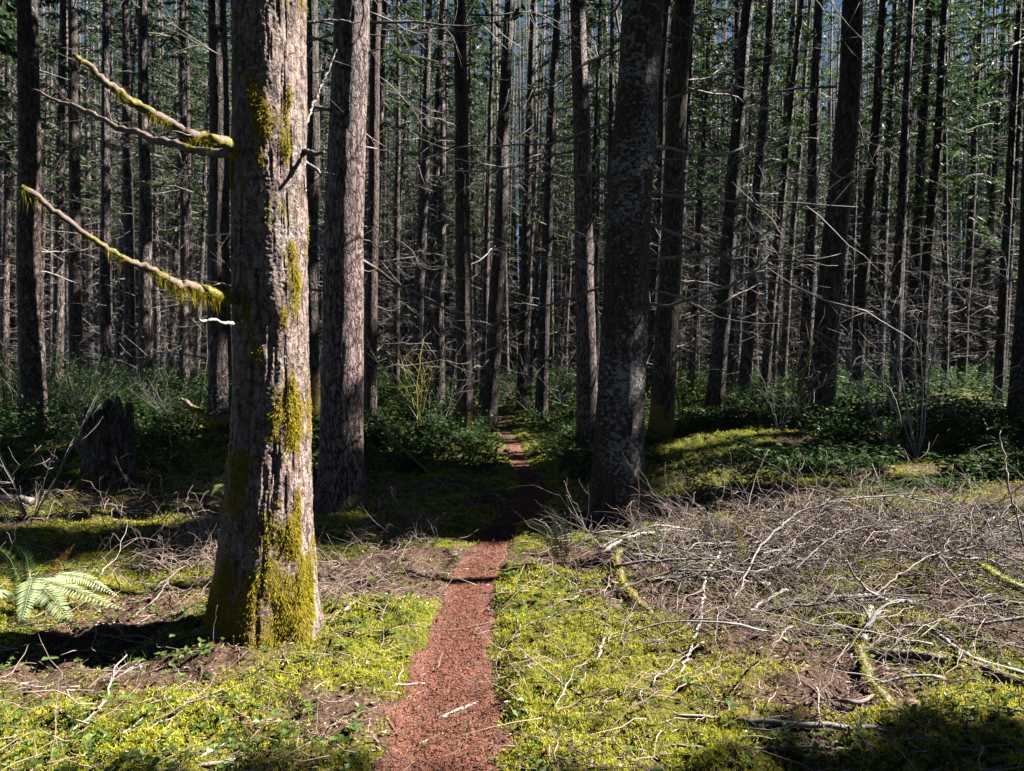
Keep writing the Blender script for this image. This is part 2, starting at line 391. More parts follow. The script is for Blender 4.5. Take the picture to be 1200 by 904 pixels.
# trail: a mulch sheet that dips under the moss at its ragged edges
ty = np.array(sorted(set(np.round(np.arange(0.5, 8, .03), 3)) | set(grow(8, .04, 19.5, 1.03)) | {-3., -1.5})); tu = np.linspace(-1.45, 1.45, 44)
TU, TYY = np.meshgrid(tu, ty); TXX = trail_x(TYY) + TU * trail_w(TYY)
edge = np.abs(TU) + .8 * (fbm(TXX * 7, TYY * 7, 8.8, 3) - .5) + .9 * (fbm(TXX * 2.2, TYY * 2.2, 3.8, 2) - .5)
TZ = terrain(TXX, TYY) + .006 + (fbm(TXX * 14, TYY * 14, 1.0, 3) - .5) * .018 - .06 * sstep(1.0, 1.4, edge)
mb = MB(); idx = np.arange(TU.size).reshape(TU.shape)
mb.add(np.stack([TXX, TYY, TZ], -1).reshape(-1, 3), np.stack([idx[:-1, :-1], idx[:-1, 1:], idx[1:, 1:], idx[1:, :-1]], -1).reshape(-1, 4))
mb.build('trail', M['trail'], kind='structure')

def scatter(n, y0, y1, spread=.78, power=1.0):
    """random ground points, thicker near the path walker"""
    u = rng.random(n); y = y0 * (y1 / y0) ** (u ** power)
    x = (rng.random(n) * 2 - 1) * (spread * y + .5); return x, y
# bark chips on the trail
n = 26000; y = 2.3 * (12 / 2.3) ** rng.random(n); x = trail_x(y) + rng.normal(0, .5, n) * trail_w(y) * 1.15
k = np.abs(x - trail_x(y)) / trail_w(y) + .8 * (fbm(x * 7, y * 7, 8.8, 3) - .5) + .9 * (fbm(x * 2.2, y * 2.2, 3.8, 2) - .5) < .85 + .8 * rng.random(len(x)) ** 2; x = x[k]; y = y[k]
p = np.stack([x, y, np.maximum(terrain(x, y) + .012, terrain(x, y) + micro(x, y) + .004) + rng.random(len(x)) * .006], -1)
d = rng.normal(size=p.shape); d[:, 2] *= .22; nr = rng.normal(size=p.shape) * .45 + np.array([0, 0, 1])
mb = MB(); strips(mb, p, d, .008 + .022 * rng.random(len(x)) ** 2, .003 + .006 * rng.random(len(x)), nr)
mb.build('bark_chips', M['chips'], smooth=False, kind='stuff', label='loose red brown bark chips covering the footpath', category='bark chips')
# moss tufts
n = 160000; x, y = scatter(n, 2.3, 15, .8); mo = mossiness(x, y); k = mo > .30 + .35 * rng.random(n); x = x[k]; y = y[k]
z = terrain(x, y) + micro(x, y)
B = 6; base = np.repeat(np.stack([x, y, z - .003], -1), B, 0); sc = np.repeat((.34 + .7 * rng.random(len(x)) + .08 * y) * (.6 + 1.1 * fbm(x * 3.3, y * 3.3, 8.1, 2)), B)
d = rng.normal(size=base.shape) * .8 + np.array([0, 0, .9])
mb = MB(); strips(mb, base + rng.normal(size=base.shape) * .006 * sc[:, None], d, .015 * sc, .0036 * sc)
mb.build('moss', M['moss_tuft'], smooth=False, kind='stuff', label='bright yellow green moss tufts carpeting the forest floor', category='moss')
# small herbs: rosettes of three to six leaves
n = 11000; x, y = scatter(n, 2.3, 13, .8); pl = fbm(x * 1.7, y * 1.7, 12.2, 3); t = np.abs(x - trail_x(y)) / trail_w(y)
k = (pl > .5 - .1 * rng.random(n)) & (t > 1.25); x = x[k]; y = y[k]; z = terrain(x, y) + micro(x, y); h = .01 + .045 * rng.random(len(x)) ** 2
B = 5; base = np.repeat(np.stack([x, y, z + h], -1), B, 0); d = rng.normal(size=base.shape); d[:, 2] = d[:, 2] * .3 + .25
sz = np.repeat(.5 + 1.9 * rng.random(len(x)) ** 2, B)
mb = MB(); strips(mb, base, d, .017 * sz, .013 * sz, rng.normal(size=base.shape) * .4 + np.array([0, 0, 1]), fold=.15)
tubes(mb, np.stack([np.stack([x, y, z - .01], -1), np.stack([x, y, z + h], -1)], 1), np.full((len(x), 2), .0008), 3)
mb.build('herbs', M['herb'], smooth=False, kind='stuff', label='low small-leaved green herbs growing through the moss', category='ground cover')
# dead leaves and broad low leaves among the moss
n = 5200; x, y = scatter(n, 2.3, 12, .8); z = terrain(x, y) + micro(x, y) + .006; t = np.abs(x - trail_x(y)) / trail_w(y); k = (t > 1.0) | (rng.random(n) < .1); x = x[k]; y = y[k]; z = z[k]
d = rng.normal(size=(len(x), 3)); d[:, 2] = d[:, 2] * .2 + .1
mb = MB(); s_ = .5 + rng.random(len(x)); strips(mb, np.stack([x, y, z], -1), d, .032 * s_, .018 * s_, rng.normal(size=(len(x), 3)) * .4 + np.array([0, 0, 1]), fold=.25)
mb.build('dead_leaves', M['litter'], smooth=False, kind='stuff', label='curled brown dead leaves lying in the moss', category='dead leaves')
n = 900; x, y = scatter(n, 2.5, 11, .8); pl = fbm(x * 1.1, y * 1.1, 21.2, 3); t = np.abs(x - trail_x(y)) / trail_w(y); k = (pl > .52) & (t > 1.4); x = x[k]; y = y[k]; z = terrain(x, y) + micro(x, y)
h = .03 + .09 * rng.random(len(x)); a = rng.random(len(x)) * 6.283; B = 3; aa = np.repeat(a, B) + np.tile(np.arange(B) * 2.094, len(x)); base = np.repeat(np.stack([x, y, z + h], -1), B, 0)
d = np.stack([np.cos(aa), np.sin(aa), -.1 + .2 * rng.random(len(aa))], -1); s_ = np.repeat(.6 + .8 * rng.random(len(x)), B)
mb = MB(); strips(mb, base, d, .034 * s_, .03 * s_, np.array([0, 0, 1.]) + rng.normal(0, .15, d.shape), fold=.1)
tubes(mb, np.stack([np.stack([x, y, z - .01], -1), np.stack([x, y, z + h], -1)], 1), np.full((len(x), 2), .0012), 3)
n = 2600; x, y = scatter(n, 2.5, 11, .8); k = fbm(x * 1.5, y * 1.5, 31.2, 3) > .52; x = x[k]; y = y[k]; B = 5; base = np.repeat(np.stack([x, y, terrain(x, y) + micro(x, y) - .003], -1), B, 0)
d = rng.normal(0, .45, base.shape); d[:, 2] = 1; strips(mb, base + rng.normal(0, .006, base.shape), d, .03 + .07 * rng.random(len(base)), .0028, mat=0)
mb.build('trefoil_and_grass', M['herb'], smooth=False, kind='stuff', label='three-leaved plants and thin grass blades in the moss', category='ground cover')
# needles, bits of bark
n = 85000; x, y = scatter(n, 2.3, 14, .8); t = np.abs(x - trail_x(y)) / trail_w(y); k = ((t > .75) | (rng.random(n) < .7)) & (mossiness(x, y) < .8); x = x[k]; y = y[k]
p = np.stack([x, y, terrain(x, y) + micro(x, y) + .004 + .012 * rng.random(len(x))], -1); d = rng.normal(size=p.shape); d[:, 2] *= .2
mb = MB(); strips(mb, p, d, (.012 + .045 * rng.random(len(x)) ** 2) * (.7 + .09 * y), .002 + .008 * rng.random(len(x)) ** 3, rng.normal(size=p.shape) * .5 + np.array([0, 0, 1]))
mb.build('needle_litter', M['litter'], smooth=False, kind='stuff', label='brown needles and bark flakes littering the forest floor', category='litter')
# fine twigs lying everywhere
def twigs_on_ground(n, x, y, Lmin, Lmax, h, r, rise=.12, K=6):
    n = len(x); z = terrain(x, y) + micro(x, y)
    d = rng.normal(size=(n, 3)); d[:, 2] = np.abs(d[:, 2]) * rise
    L = Lmin + (Lmax - Lmin) * rng.random(n) ** 2
    c = curve(np.stack([x, y, z + .006 + h * rng.random(n)], -1), d, L, K, sag=.15 * rng.random(n), wig=.35, side=.35)
    tz = terrain(c[..., 0], c[..., 1]) + micro(c[..., 0], c[..., 1]) + .004
    c[..., 2] = np.maximum(c[..., 2], tz)
    R = r * (.5 + rng.random((n, 1))) * np.linspace(1, .35, K)[None]
    return c, R
n = 3900; x, y = scatter(n, 2.4, 15, .8); t = np.abs(x - trail_x(y)) / trail_w(y); k = (t > 1.0) | (rng.random(n) < .16); x = x[k]; y = y[k]
c, R = twigs_on_ground(len(x), x, y, .06, .45, .02, .0022)
R = R * (1 + .06 * y[:, None])
mb = MB(); tubes(mb, c, R, 4); mb.build('fine_twigs', M['brush'], kind='stuff', label='fine dead twigs strewn over the moss and litter', category='twigs')
# brush heap on the right
def brush(n, cx, cy, sx, sy, h, L, r, name, label):
    x = cx + rng.normal(0, sx, n); y = cy + rng.normal(0, sy, n); k = (x - trail_x(y)) * np.sign(cx) > .45; x = x[k]; y = y[k]
    kk = fbm(x * 2.3, y * 2.3, 3.9, 2) > .36; x = x[kk]; y = y[kk]
    f = fbm(x * 1.9, y * 1.9, 7.7, 2) * 1.8 * np.exp(-((x - cx) / sx) ** 2 * .35 - ((y - cy) / sy) ** 2 * .35)
    c, R = twigs_on_ground(len(x), x, y, L * .3, L, 0, r, rise=.45, K=8)
    c[..., 2] += (h * f * rng.random(len(x)))[:, None]
    lift = np.sin(np.linspace(0, math.pi, 8))[None] * (.16 * rng.random((len(x), 1)) * L); c[..., 2] += lift
    mb = MB(); tubes(mb, c, R, 4)
    # side twigs
    j = rng.integers(1, 7, len(x)); st = c[np.arange(len(x)), j]; d = unit(c[np.arange(len(x)), j] - c[np.arange(len(x)), j - 1]) + rng.normal(0, .6, (len(x), 3))
    c2 = curve(st, d, L * .35 * (.3 + rng.random(len(x))), 5, sag=.3, wig=.3, side=.3); tubes(mb, c2, R[:, :5] * .5, 3)
    return mb.build(name, M['brush'], kind='stuff', label=label, category='brushwood')
brush(330, 1.7, 6.1, .45, .4, .16, .6, .003, 'brushwood', 'left end of the brush heap close to the path')
brush(1700, 2.85, 5.9, 1.15, .6, .28, .8, .003, 'brushwood', 'tangled heap of dry purple grey brush right of the path')
brush(700, 1.9, 4.5, .8, .5, .05, .5, .0026, 'brushwood', 'loose dry twigs scattered in front of the brush heap')
brush(430, -2.45, 5.9, .45, .5, .10, .55, .0028, 'brushwood', 'small tangle of dry twigs left of the big mossy tree')
brush(420, -1.0, 5.6, .45, .7, .03, .5, .0022, 'brushwood', 'flat mat of thin twigs between big tree and path')
brush(420, 1.7, 8.6, .9, .7, .05, .7, .003, 'brushwood', 'shaded twig litter behind the lichen spotted trunk')
brush(300, -.9, 7.4, .35, .7, .03, .5, .0026, 'brushwood', 'shaded twigs along the left side of the path')
brush(420, -4.3, 7.6, 1.0, .8, .08, .7, .003, 'brushwood', 'shaded twig litter in the left middle ground')
brush(350, -2.2, 8.3, 1.2, .9, .06, .7, .003, 'brushwood', 'shaded twig litter behind the big mossy tree')

def slash(n, cx, cy, sx, sy, label):
    x = cx + rng.normal(0, sx, n); y = cy + rng.normal(0, sy, n); k = x - trail_x(y) > .5; x = x[k]; y = y[k]; n = len(x)
    a = rng.normal(.15, .55, n) + math.pi * (rng.random(n) < .5); z = terrain(x, y) + micro(x, y)
    d = np.stack([np.cos(a), np.sin(a), .08 + .3 * rng.random(n)], -1); L = .45 + .9 * rng.random(n)
    c = curve(np.stack([x, y, z + .02 + .12 * rng.random(n)], -1), d, L, 14, sag=.45 * rng.random(n), wig=.22, side=.3)
    c[..., 2] = np.maximum(c[..., 2], terrain(c[..., 0], c[..., 1]) + .01)
    off = (c[..., 0] - trail_x(c[..., 1]) > .38).all(1); c = c[off]; n = len(c)      # none reaches over the path
    R = (.0026 + .015 * rng.random((n, 1)) ** 4) * np.linspace(1, .3, 14)[None] * (1 + .3 * rng.normal(size=(n, 14)).clip(-1, 1) * .5)
    mb = MB(); tubes(mb, c, R, 6, rough=.12); k = 4; j = rng.integers(2, 12, n * k); i = np.repeat(np.arange(n), k)
    d2 = unit(c[i, j + 1] - c[i, j]) + rng.normal(0, .5, (n * k, 3)) + np.array([0, 0, .15]); c2 = curve(c[i, j], d2, .1 + .35 * rng.random(n * k), 7, sag=.3, wig=.25, side=.3)
    tubes(mb, c2, R[i, j][:, None] * .55 * np.linspace(1, .4, 7)[None], 4)
    return mb.build('brushwood', M['twig'], kind='stuff', label=label, category='brushwood')
slash(270, 2.9, 5.9, 1.2, .55, 'silvery sunlit branches lying through the brush heap')
slash(60, 2.6, 4.3, 1.1, .45, 'grey dead branches strewn across the right foreground moss')

# ------------------------------------------------------------------ trees
def trunk_surface(zs, cxy, rad, na, flare, seed, rough=.02, lobes=5, vert=9.0, flaky=0.0, moss=None):
    """vertex grid of a trunk: zs heights, cxy centre per height, rad radius per height"""
    A = np.linspace(0, 2 * math.pi, na, endpoint=False)
    AA, ZZ = np.meshgrid(A, zs)
    r = np.interp(ZZ, zs, rad)
    hz = np.exp(-np.maximum(ZZ - zs[0], 0) / .35)
    lobe = .5 + .5 * np.cos(AA * lobes + seed + 1.2 * np.sin(AA * 2 + seed))
    r = r * (1 + flare * hz * (.35 + .9 * lobe))
    ca, sa = np.cos(AA), np.sin(AA)
    R0 = rad[len(rad) // 2]
    big = fbm(ca * 1.6 + seed, sa * 1.6, ZZ * 1.1, 3) - .5
    cr = fbm(ca * R0 * 55 + seed, sa * R0 * 55, ZZ * vert, 3)
    crack = -np.clip(.47 - cr, 0, 1) * 5.5
    fl = (fbm(ca * R0 * 60 + 9 + seed, sa * R0 * 60, ZZ * 75, 2) - .5) * flaky
    r = r * (1 + .12 * big) + rough * (crack * .35 + fl)
    if moss is not None:
        mm = moss(AA, ZZ); r = r + mm * (.008 + .012 * fbm(ca * 8, sa * 8, ZZ * 22, 3)); 
    cx = np.interp(ZZ, zs, cxy[:, 0]); cy = np.interp(ZZ, zs, cxy[:, 1])
    V = np.stack([cx + r * ca, cy + r * sa, ZZ], -1)
    nz, n_ = ZZ.shape; idx = np.arange(nz * n_).reshape(nz, n_)
    Q = np.stack([idx[:-1], np.roll(idx, -1, 1)[:-1], np.roll(idx, -1, 1)[1:], idx[1:]], -1).reshape(-1, 4)
    return V, Q, (mm if moss is not None else None)

# crowns: boughs with drooping sprays
def bough_sprays(mb, root, d, L, ns, W=.09, Ls=.42, droop=.35, keep=None):
    """root N,3; d N,3 unit outward; sprays hang on both sides of each bough"""
    N = len(root)
    if N == 0: return
    c = curve(root, d, L, 5, sag=droop, wig=.06, side=.08)
    tubes(mb, c, np.linspace(.016, .003, 5)[None] * np.ones((N, 1)), 3, mat=1)
    t = np.sort(rng.random((N, ns)) ** .75, 1) * .98 + .02
    i = np.minimum((t * 4).astype(int), 3); f = (t * 4 - i)[..., None]
    ar = np.arange(N)[:, None]
    b = c[ar, i] * (1 - f) + c[ar, i + 1] * f; tan = unit(c[ar, i + 1] - c[ar, i])
    sd = unit(np.cross(tan, np.array([0, 0, 1.]))) * np.where(rng.random((N, ns, 1)) < .5, 1, -1)
    dd = tan * .75 + sd * (.5 + .5 * rng.random((N, ns, 1))); dd[..., 2] -= .25 + .5 * rng.random((N, ns))
    Lx = np.broadcast_to(L, (N,))[:, None]
    ll = Ls * (.5 + .7 * rng.random((N, ns))) * np.clip(1.25 - t, .35, 1) * np.clip(Lx / 2, .6, 1.3)
    nr = rng.normal(size=(N, ns, 3)) * .6 + np.array([0, 0, 1])
    b = b.reshape(-1, 3); dd = dd.reshape(-1, 3); ll = ll.ravel(); w_ = W * (.6 + .8 * rng.random(N * ns)); nr = nr.reshape(-1, 3)
    if keep is not None:
        k = keep(b) & keep(b + unit(dd) * ll[:, None]) & keep(b + unit(dd) * ll[:, None] * .5); keep.mark((b + unit(dd) * ll[:, None] * .5)[k]); b = b[k]; dd = dd[k]; ll = ll[k]; w_ = w_[k]; nr = nr[k]
    strips(mb, b, dd, ll, w_, nr)
def crown_boughs(z0, z1, R, nb):
    u = rng.random(nb); z = z0 + (z1 - z0) * u ** .9; a = rng.random(nb) * 2 * math.pi
    L = R * (1 - .85 * ((z - z0) / (z1 - z0)) ** 1.3) * (.55 + .6 * rng.random(nb))
    d = np.stack([np.cos(a), np.sin(a), .12 + .1 * rng.normal(size=nb)], -1)
    return np.stack([0 * z, 0 * z, z], -1), unit(d), L
CROWN = []
for (z0, z1, R, nb, ns) in ((10, 23, 2.2, 95, 34), (9, 21, 2.0, 90, 34), (12, 25, 2.4, 95, 34), (6.0, 19, 2.1, 90, 36)):
    mb = MB(); r, d, L = crown_boughs(z0, z1, R, nb); bough_sprays(mb, r, d, L, int(ns * 1.6), .055, .42)
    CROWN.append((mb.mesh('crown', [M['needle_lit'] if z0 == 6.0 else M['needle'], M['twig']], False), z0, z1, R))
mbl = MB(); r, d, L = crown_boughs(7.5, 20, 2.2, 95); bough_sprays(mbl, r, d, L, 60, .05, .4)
CROWN.append((mbl.mesh('crown', [M['needle_lit'], M['twig']], False), 6.5, 20, 2.6))

mbl = MB(); r, d, L = crown_boughs(8, 19, 3.6, 420); bough_sprays(mbl, r, d, L, 44, .17, .6)  # extra dense crown, kept out of view, added to block sky light
CROWN.append((mbl.mesh('crown', [M['needle'], M['twig']], False), 8, 19, 3.6))

COVER = np.zeros((200, 120), np.int32)          # how many sprays shade each 10 cm cell of forest floor, x -11..9, y 1..13
def cell(gx, gy): return np.floor((gx + 11) * 10).astype(int), np.floor((gy - 1) * 10).astype(int)
def mark(w):
    gx, gy = foot(w); i, j = cell(gx, gy); k = (i >= 0) & (i < 200) & (j >= 0) & (j < 120); np.add.at(COVER, (i[k], j[k]), 1)
_cx, _cy = np.meshgrid(np.arange(200) * .1 - 10.95, np.arange(120) * .1 + 1.05, indexing='ij')
WANT = ~opening(_cx, _cy)
def shade_gain(x, y, zlow):
    """how much unshaded floor a crown standing here would cover"""
    a = rng.random(500) * 6.283; q = rng.random(500); z = max(9, zlow) + 10 * q; R = 2.9 * np.sqrt(rng.random(500)) * (1 - .6 * q)
    gx, gy = foot(np.stack([x + R * np.cos(a), y + R * np.sin(a), z], -1)); i, j = cell(gx, gy); k = (i >= 0) & (i < 200) & (j >= 0) & (j < 120); i = i[k]; j = j[k]
    return (WANT[i, j] / (1. + COVER[i, j]) ** 1.5 * np.where((gx[k] > -5) & (gx[k] < 6.5), 1, .3)).sum()

def crown_for(tree, base, topdir, kind, name='crown', force=None, zmin=0.0):
    """a shared crown, or one thinned along the sun rays to light the chosen spots"""
    me, z0, z1, R = CROWN[kind]
    zz = np.linspace(z0, z1, 14); hit = False
    for z in zz:
        c = np.array(base) + np.array([topdir[0], topdir[1], 1.0]) * z
        for ox in (-.8, 0, .8):
            for oy in (-.8, 0, .8):
                gx, gy = foot(c + np.array([ox * R, oy * R, -.5]))
                if gy < 12.5 and -12 < gx < 9 and gy > .5: hit = True
    if zmin > z0 - .5: hit = True
    if not hit and force is None:
        o = link(name, me, tree)
        o.rotation_euler = (0, 0, rng.random() * 6.28); return o
    nb = 330 if force is None else force
    r, d, L = crown_boughs(max(z0, zmin), max(z1, zmin + 9), R * 1.4, nb)
    def shaded(q):
        w = q + np.array(base) + np.array([topdir[0], topdir[1], 0]) * q[:, 2:3]
        gx, gy = foot(w); return ~opening(gx, gy)
    shaded.mark = lambda q: mark(q + np.array(base) + np.array([topdir[0], topdir[1], 0]) * q[:, 2:3])
    keep = np.zeros(nb)
    for f in (.15, .4, .65, .9):
        q = r + d * L[:, None] * f; q[:, 2] -= .35 * L * f * f; keep += shaded(q)
    keep = (keep >= 3.5) & (r[:, 2] > zmin)  # boughs that would shade the chosen sunlit spots are dropped
    mb = MB(); fine = kind == 3 and zmin == 0; bough_sprays(mb, r[keep], d[keep], L[keep], 100 if fine else 56, .045 if fine else .12, .35 if fine else .5, keep=shaded)
    if not keep.any(): return None
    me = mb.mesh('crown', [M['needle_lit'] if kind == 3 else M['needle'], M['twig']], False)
    me.transform(Matrix(((1, 0, topdir[0], 0), (0, 1, topdir[1], 0), (0, 0, 1, 0), (0, 0, 0, 1))))
    return link(name, me, tree)

# dead branches: ten meshes, each a limb with its twigs, growing along +X
def branch_mesh(L, r, K=8, nt=8, droop=.1, mat=None, up=.1):
    mb = MB()
    c = curve(np.zeros((1, 3)), np.array([[1, 0, up]]), L, K, sag=droop, wig=.26, side=.25)
    tubes(mb, c, np.linspace(r, r * .25, K)[None], 6, rough=.12)
    j = rng.integers(1, K - 1, nt); f = rng.random((nt, 1)); st = c[0, j] * (1 - f) + c[0, j + 1] * f
    d = np.stack([np.full(nt, .8), rng.choice([-1, 1], nt) * (.5 + .6 * rng.random(nt)), rng.normal(0, .35, nt) - .1], -1)
    c2 = curve(st, d, L * (.15 + .35 * rng.random(nt)), 6, sag=.15 * rng.normal(size=nt) + .1, wig=.2, side=.25)
    tubes(mb, c2, r * .32 * np.linspace(1, .3, 6)[None] * np.ones((nt, 1)), 3)
    st3 = c2[:, 3]; c3 = curve(np.repeat(st3, 2, 0), d.repeat(2, 0) + rng.normal(0, .7, (nt * 2, 3)), L * .13, 4, sag=.2, wig=.25, side=.2)
    tubes(mb, c3, np.full((nt * 2, 4), r * .13) * np.linspace(1, .5, 4), 3)
    return mb.mesh('branch', mat or M['twig'])
BR = [branch_mesh(.7 + .16 * i, .008 + .0012 * i, nt=4 + i % 5, droop=.02 + .04 * (i % 4), up=.05 + .12 * (i % 3)) for i in range(10)]
STUB = [branch_mesh(.16 + .06 * i, .008, nt=2, K=5, mat=M['brownwood']) for i in range(3)]

def mount(me, tree, pos, az, tilt=0.0, s=1.0, name='branch', roll=0.0):
    o = link(name, me, tree); o.location = pos; o.rotation_euler = (roll, -tilt, az); o.scale = (s, s, s); return o

LEAN = {}
TREES = []
def lean_tree(px0, px1, w, d, material, label, kind=0, nbr=14, name='conifer_tree', base_y=None, crown=True, seed=0, H=21, zbr=(1.4, None), na=28, flare=.35, brs=1.0):
    """a trunk seen at px0 on the top edge of the picture and px1 at its base, w pixels wide, d metres away"""
    bx = (px1 - 600) / F * d; by = d
    bz = float(terrain(bx, by)) - .05
    zt = CAM[2] + (435) / F * d; tx = (px0 - 600) / F * d
    sl = (tx - bx) / (zt - bz)
    root = empty(name, (bx, by, bz), label, 'tree', 'tall conifers standing in the forest')
    r0 = w / F * d / 2
    zs = np.unique(np.concatenate([np.linspace(0, 1.2, 22), np.linspace(1.2, zt - bz + .8, int(30 + (zt - bz) * (10 if d < 10 else 5))), np.linspace(zt - bz + .8, H, 10)]))
    rad = r0 * 1.02 * np.clip(1.04 - zs / (H * 1.25), .12, 2)
    wob = .05 * (fbm(zs * .35, seed * 3.1, 2.0, 2) - .5) * np.minimum(zs, 3)
    cxy = np.stack([sl * zs + wob, -wob * .5], -1)
    V, Q, _ = trunk_surface(zs, cxy, rad, na, flare, seed * 1.7, rough=.014 + .01 * r0, vert=5)
    mb = MB(); mb.add(V.reshape(-1, 3), Q); mb.build('trunk', material, root)
    zb1 = min(zt - bz + 1.5, 13)
    for i in range(nbr):
        z = zbr[0] + (zb1 - zbr[0]) * (i + rng.random()) / nbr; az = rng.random() * 6.283
        while d < 15 and (-math.cos(az) * bx - math.sin(az) * by) / math.hypot(bx, by) > .35: az = rng.random() * 6.283
        me = BR[rng.integers(0, 10)] if rng.random() > .2 else STUB[rng.integers(0, 3)]
        mount(me, root, (sl * z + math.cos(az) * r0 * .8, math.sin(az) * r0 * .8, z), az, rng.normal(.05, .22), (.7 + .6 * rng.random()) * brs, roll=rng.random() * 6.28)
    if crown: crown_for(root, (bx, by, bz), (sl, 0), 5 if d < 9.5 else kind, zmin=0 if (kind == 3 and d > 15) or d > 26 or d < 9.5 else .52 * d + 3.2)
    TREES.append((bx, by))
    return root

# --- the big mossy tree on the left
HD = 4.35
def hero():
    base = P(316, 745, HD); bx, by = float(base[0]), float(base[1]); bz = float(terrain(bx, by)) - .06
    root = empty('conifer_tree', (bx, by, bz), 'thick scaly spruce trunk with golden moss in the left foreground, half sunlit', 'tree', 'tall conifers standing in the forest')
    tab = [(780, 316, 132), (750, 314, 122), (700, 312, 116), (650, 314, 110), (600, 315, 103), (560, 318, 97), (500, 320, 90), (400, 320, 88), (300, 319, 87), (200, 319, 86), (100, 320, 85), (0, 320, 84)]
    hz = np.array([P(c, y, HD)[2] - bz for y, c, w in tab]); hx = np.array([P(c, y, HD)[0] - bx for y, c, w in tab]); hr = np.array([w / F * HD / 2 for y, c, w in tab])
    zs = np.concatenate([np.arange(-.05, 3.95, .0045), np.linspace(3.95, 22, 60)])
    rad = .955 * np.where(zs < 3.7, np.interp(zs, hz[::-1] if hz[0] > hz[-1] else hz, hr[::-1] if hz[0] > hz[-1] else hr), hr[-1] * np.clip(1 - (zs - 3.7) / 21, .1, 1)); cx = np.interp(zs, hz, hx)
    view = math.atan2(-by, -bx)      # the side of the trunk that faces the path walker
    pat = [(352, 338, 20, 42, 1), (350, 300, 12, 15, .7), (348, 502, 24, 42, 1), (335, 485, 22, 20, .8), (345, 180, 17, 20, .9), (310, 150, 32, 26, .8), (285, 130, 18, 30, .8), (350, 120, 10, 22, .6), (300, 205, 14, 16, .6),
           (335, 375, 14, 30, .6), (350, 440, 10, 30, .6), (330, 590, 12, 22, .55), (355, 585, 10, 30, .75), (345, 625, 22, 30, .75), (292, 625, 18, 26, .65), (300, 672, 16, 30, .6), (350, 700, 40, 60, 1.05), (325, 750, 60, 38, 1.0), (280, 720, 30, 40, .7), (262, 690, 16, 70, .8),
           (270, 560, 14, 60, .6), (282, 440, 12, 60, .5), (284, 300, 12, 60, .5), (284, 60, 10, 50, .6), (325, 20, 18, 12, .5)]
    def moss(A, Zr):
        m = np.zeros_like(A); a = (A - view + math.pi) % (2 * math.pi) - math.pi      # + to the left or right of the view line
        for px, py, rx, ry, s in pat:
            y_ = P(px, py, HD)[2] - bz; c = np.interp(y_, hz[::-1], [q[1] for q in tab][::-1]); w = np.interp(y_, hz[::-1], [q[2] for q in tab][::-1]) / 2
            a0 = math.asin(max(-.98, min(.98, (px - c) / w)))
            dx = (a - a0) / max(rx / w, .15); dz = (Zr - y_) / (ry / F * HD)
            m = np.maximum(m, s * np.exp(-(dx ** 2 + dz ** 2) * .8))
        back = (np.abs(a) > 1.9) * .55
        m = np.maximum(m, back)
        n = fbm(np.cos(A) * 3, np.sin(A) * 3, Zr * 5, 4)
        m = np.maximum(m, .66 * np.exp(-Zr / .6)); m = np.maximum(m, .20)
        return np.clip(m + (n - .5) * 1.6, 0, 1)
    V, Q, mm = trunk_surface(zs, np.stack([cx, np.zeros_like(cx)], -1), rad, 420, .22, 2.1, rough=.022, lobes=5, vert=4.5, flaky=.34, moss=moss)
    mb = MB(); mb.add(V.reshape(-1, 3), Q); tr = mb.build('trunk', M['spruce'], root)
    at = tr.data.attributes.new('moss', 'FLOAT', 'POINT'); at.data.foreach_set('value', mm.astype(np.float32).ravel())
    # moss fibres on the trunk
    near = V[:880]; mk = mm[:880]
    zi, ai = np.nonzero(mk > .42); pw = (mk[zi, ai] - .40) ** 1.5 + .01; sel = rng.choice(len(zi), min(40000, len(zi)), replace=False, p=pw / pw.sum()); zi = zi[sel]; ai = ai[sel]; mv = mk[zi, ai]
    p = near[zi, ai]; ang = ai / 420 * 2 * math.pi; out = np.stack([np.cos(ang), np.sin(ang), 0 * ang], -1)
    d = out * .7 + rng.normal(0, .4, p.shape); d[:, 2] -= .75
    mb = MB(); strips(mb, p - out * .003, d, (.006 + .022 * rng.random(len(p))) * np.clip(.3 + mv, .3, 1.3), .003 + .003 * rng.random(len(p)), out + rng.normal(0, .3, p.shape)); mb.build('moss_fringe', M['moss_hang'], root, smooth=False)
    # limbs
    def limb(pts, r, material, mossn, nt, name='branch', label=None, hang=.045):
        c = np.array([P(x, y, dd) for x, y, dd in pts]) - np.array([bx, by, bz])
        t = np.linspace(0, len(pts) - 1, 60); cc = np.stack([np.interp(t, np.arange(len(pts)), c[:, i]) for i in range(3)], -1)
        kern = np.array([1, 2, 3, 2, 1]) / 9
        for i in range(3): cc[2:-2, i] = np.convolve(cc[:, i], kern, 'valid')
        cc += rng.normal(0, min(.004, np.linalg.norm(cc[-1] - cc[0]) * .005), cc.shape); kk_ = (fbm(t * 2.2, pts[0][1] * 1.3, 1.0, 3) - .5); cc[:, 2] += .05 * kk_ * np.minimum(t, 1); cc[:, 1] += .06 * (fbm(t * 1.7, 7.7, pts[0][0] * .3, 3) - .5); rr = np.interp(t, np.arange(len(pts)), r) * (1 + .6 * np.exp(-t / .12)) * (1 + .5 * (fbm(t * 5, 2.2, pts[0][0], 3) - .5))
        mb = MB(); tubes(mb, cc, rr, 12, rough=.16)
        if nt:
            j = rng.integers(5, 56, nt); d = (cc[j + 1] - cc[j]); d = unit(d) + rng.normal(0, .7, (nt, 3)); c2 = curve(cc[j], d, .08 + .35 * rng.random(nt) ** 2, 6, sag=.1, wig=.2, side=.2)
            tubes(mb, c2, .0035 * np.linspace(1, .35, 6)[None] * np.ones((nt, 1)), 4)
        b = mb.build(name, material, root)
        if label: b['label'] = label
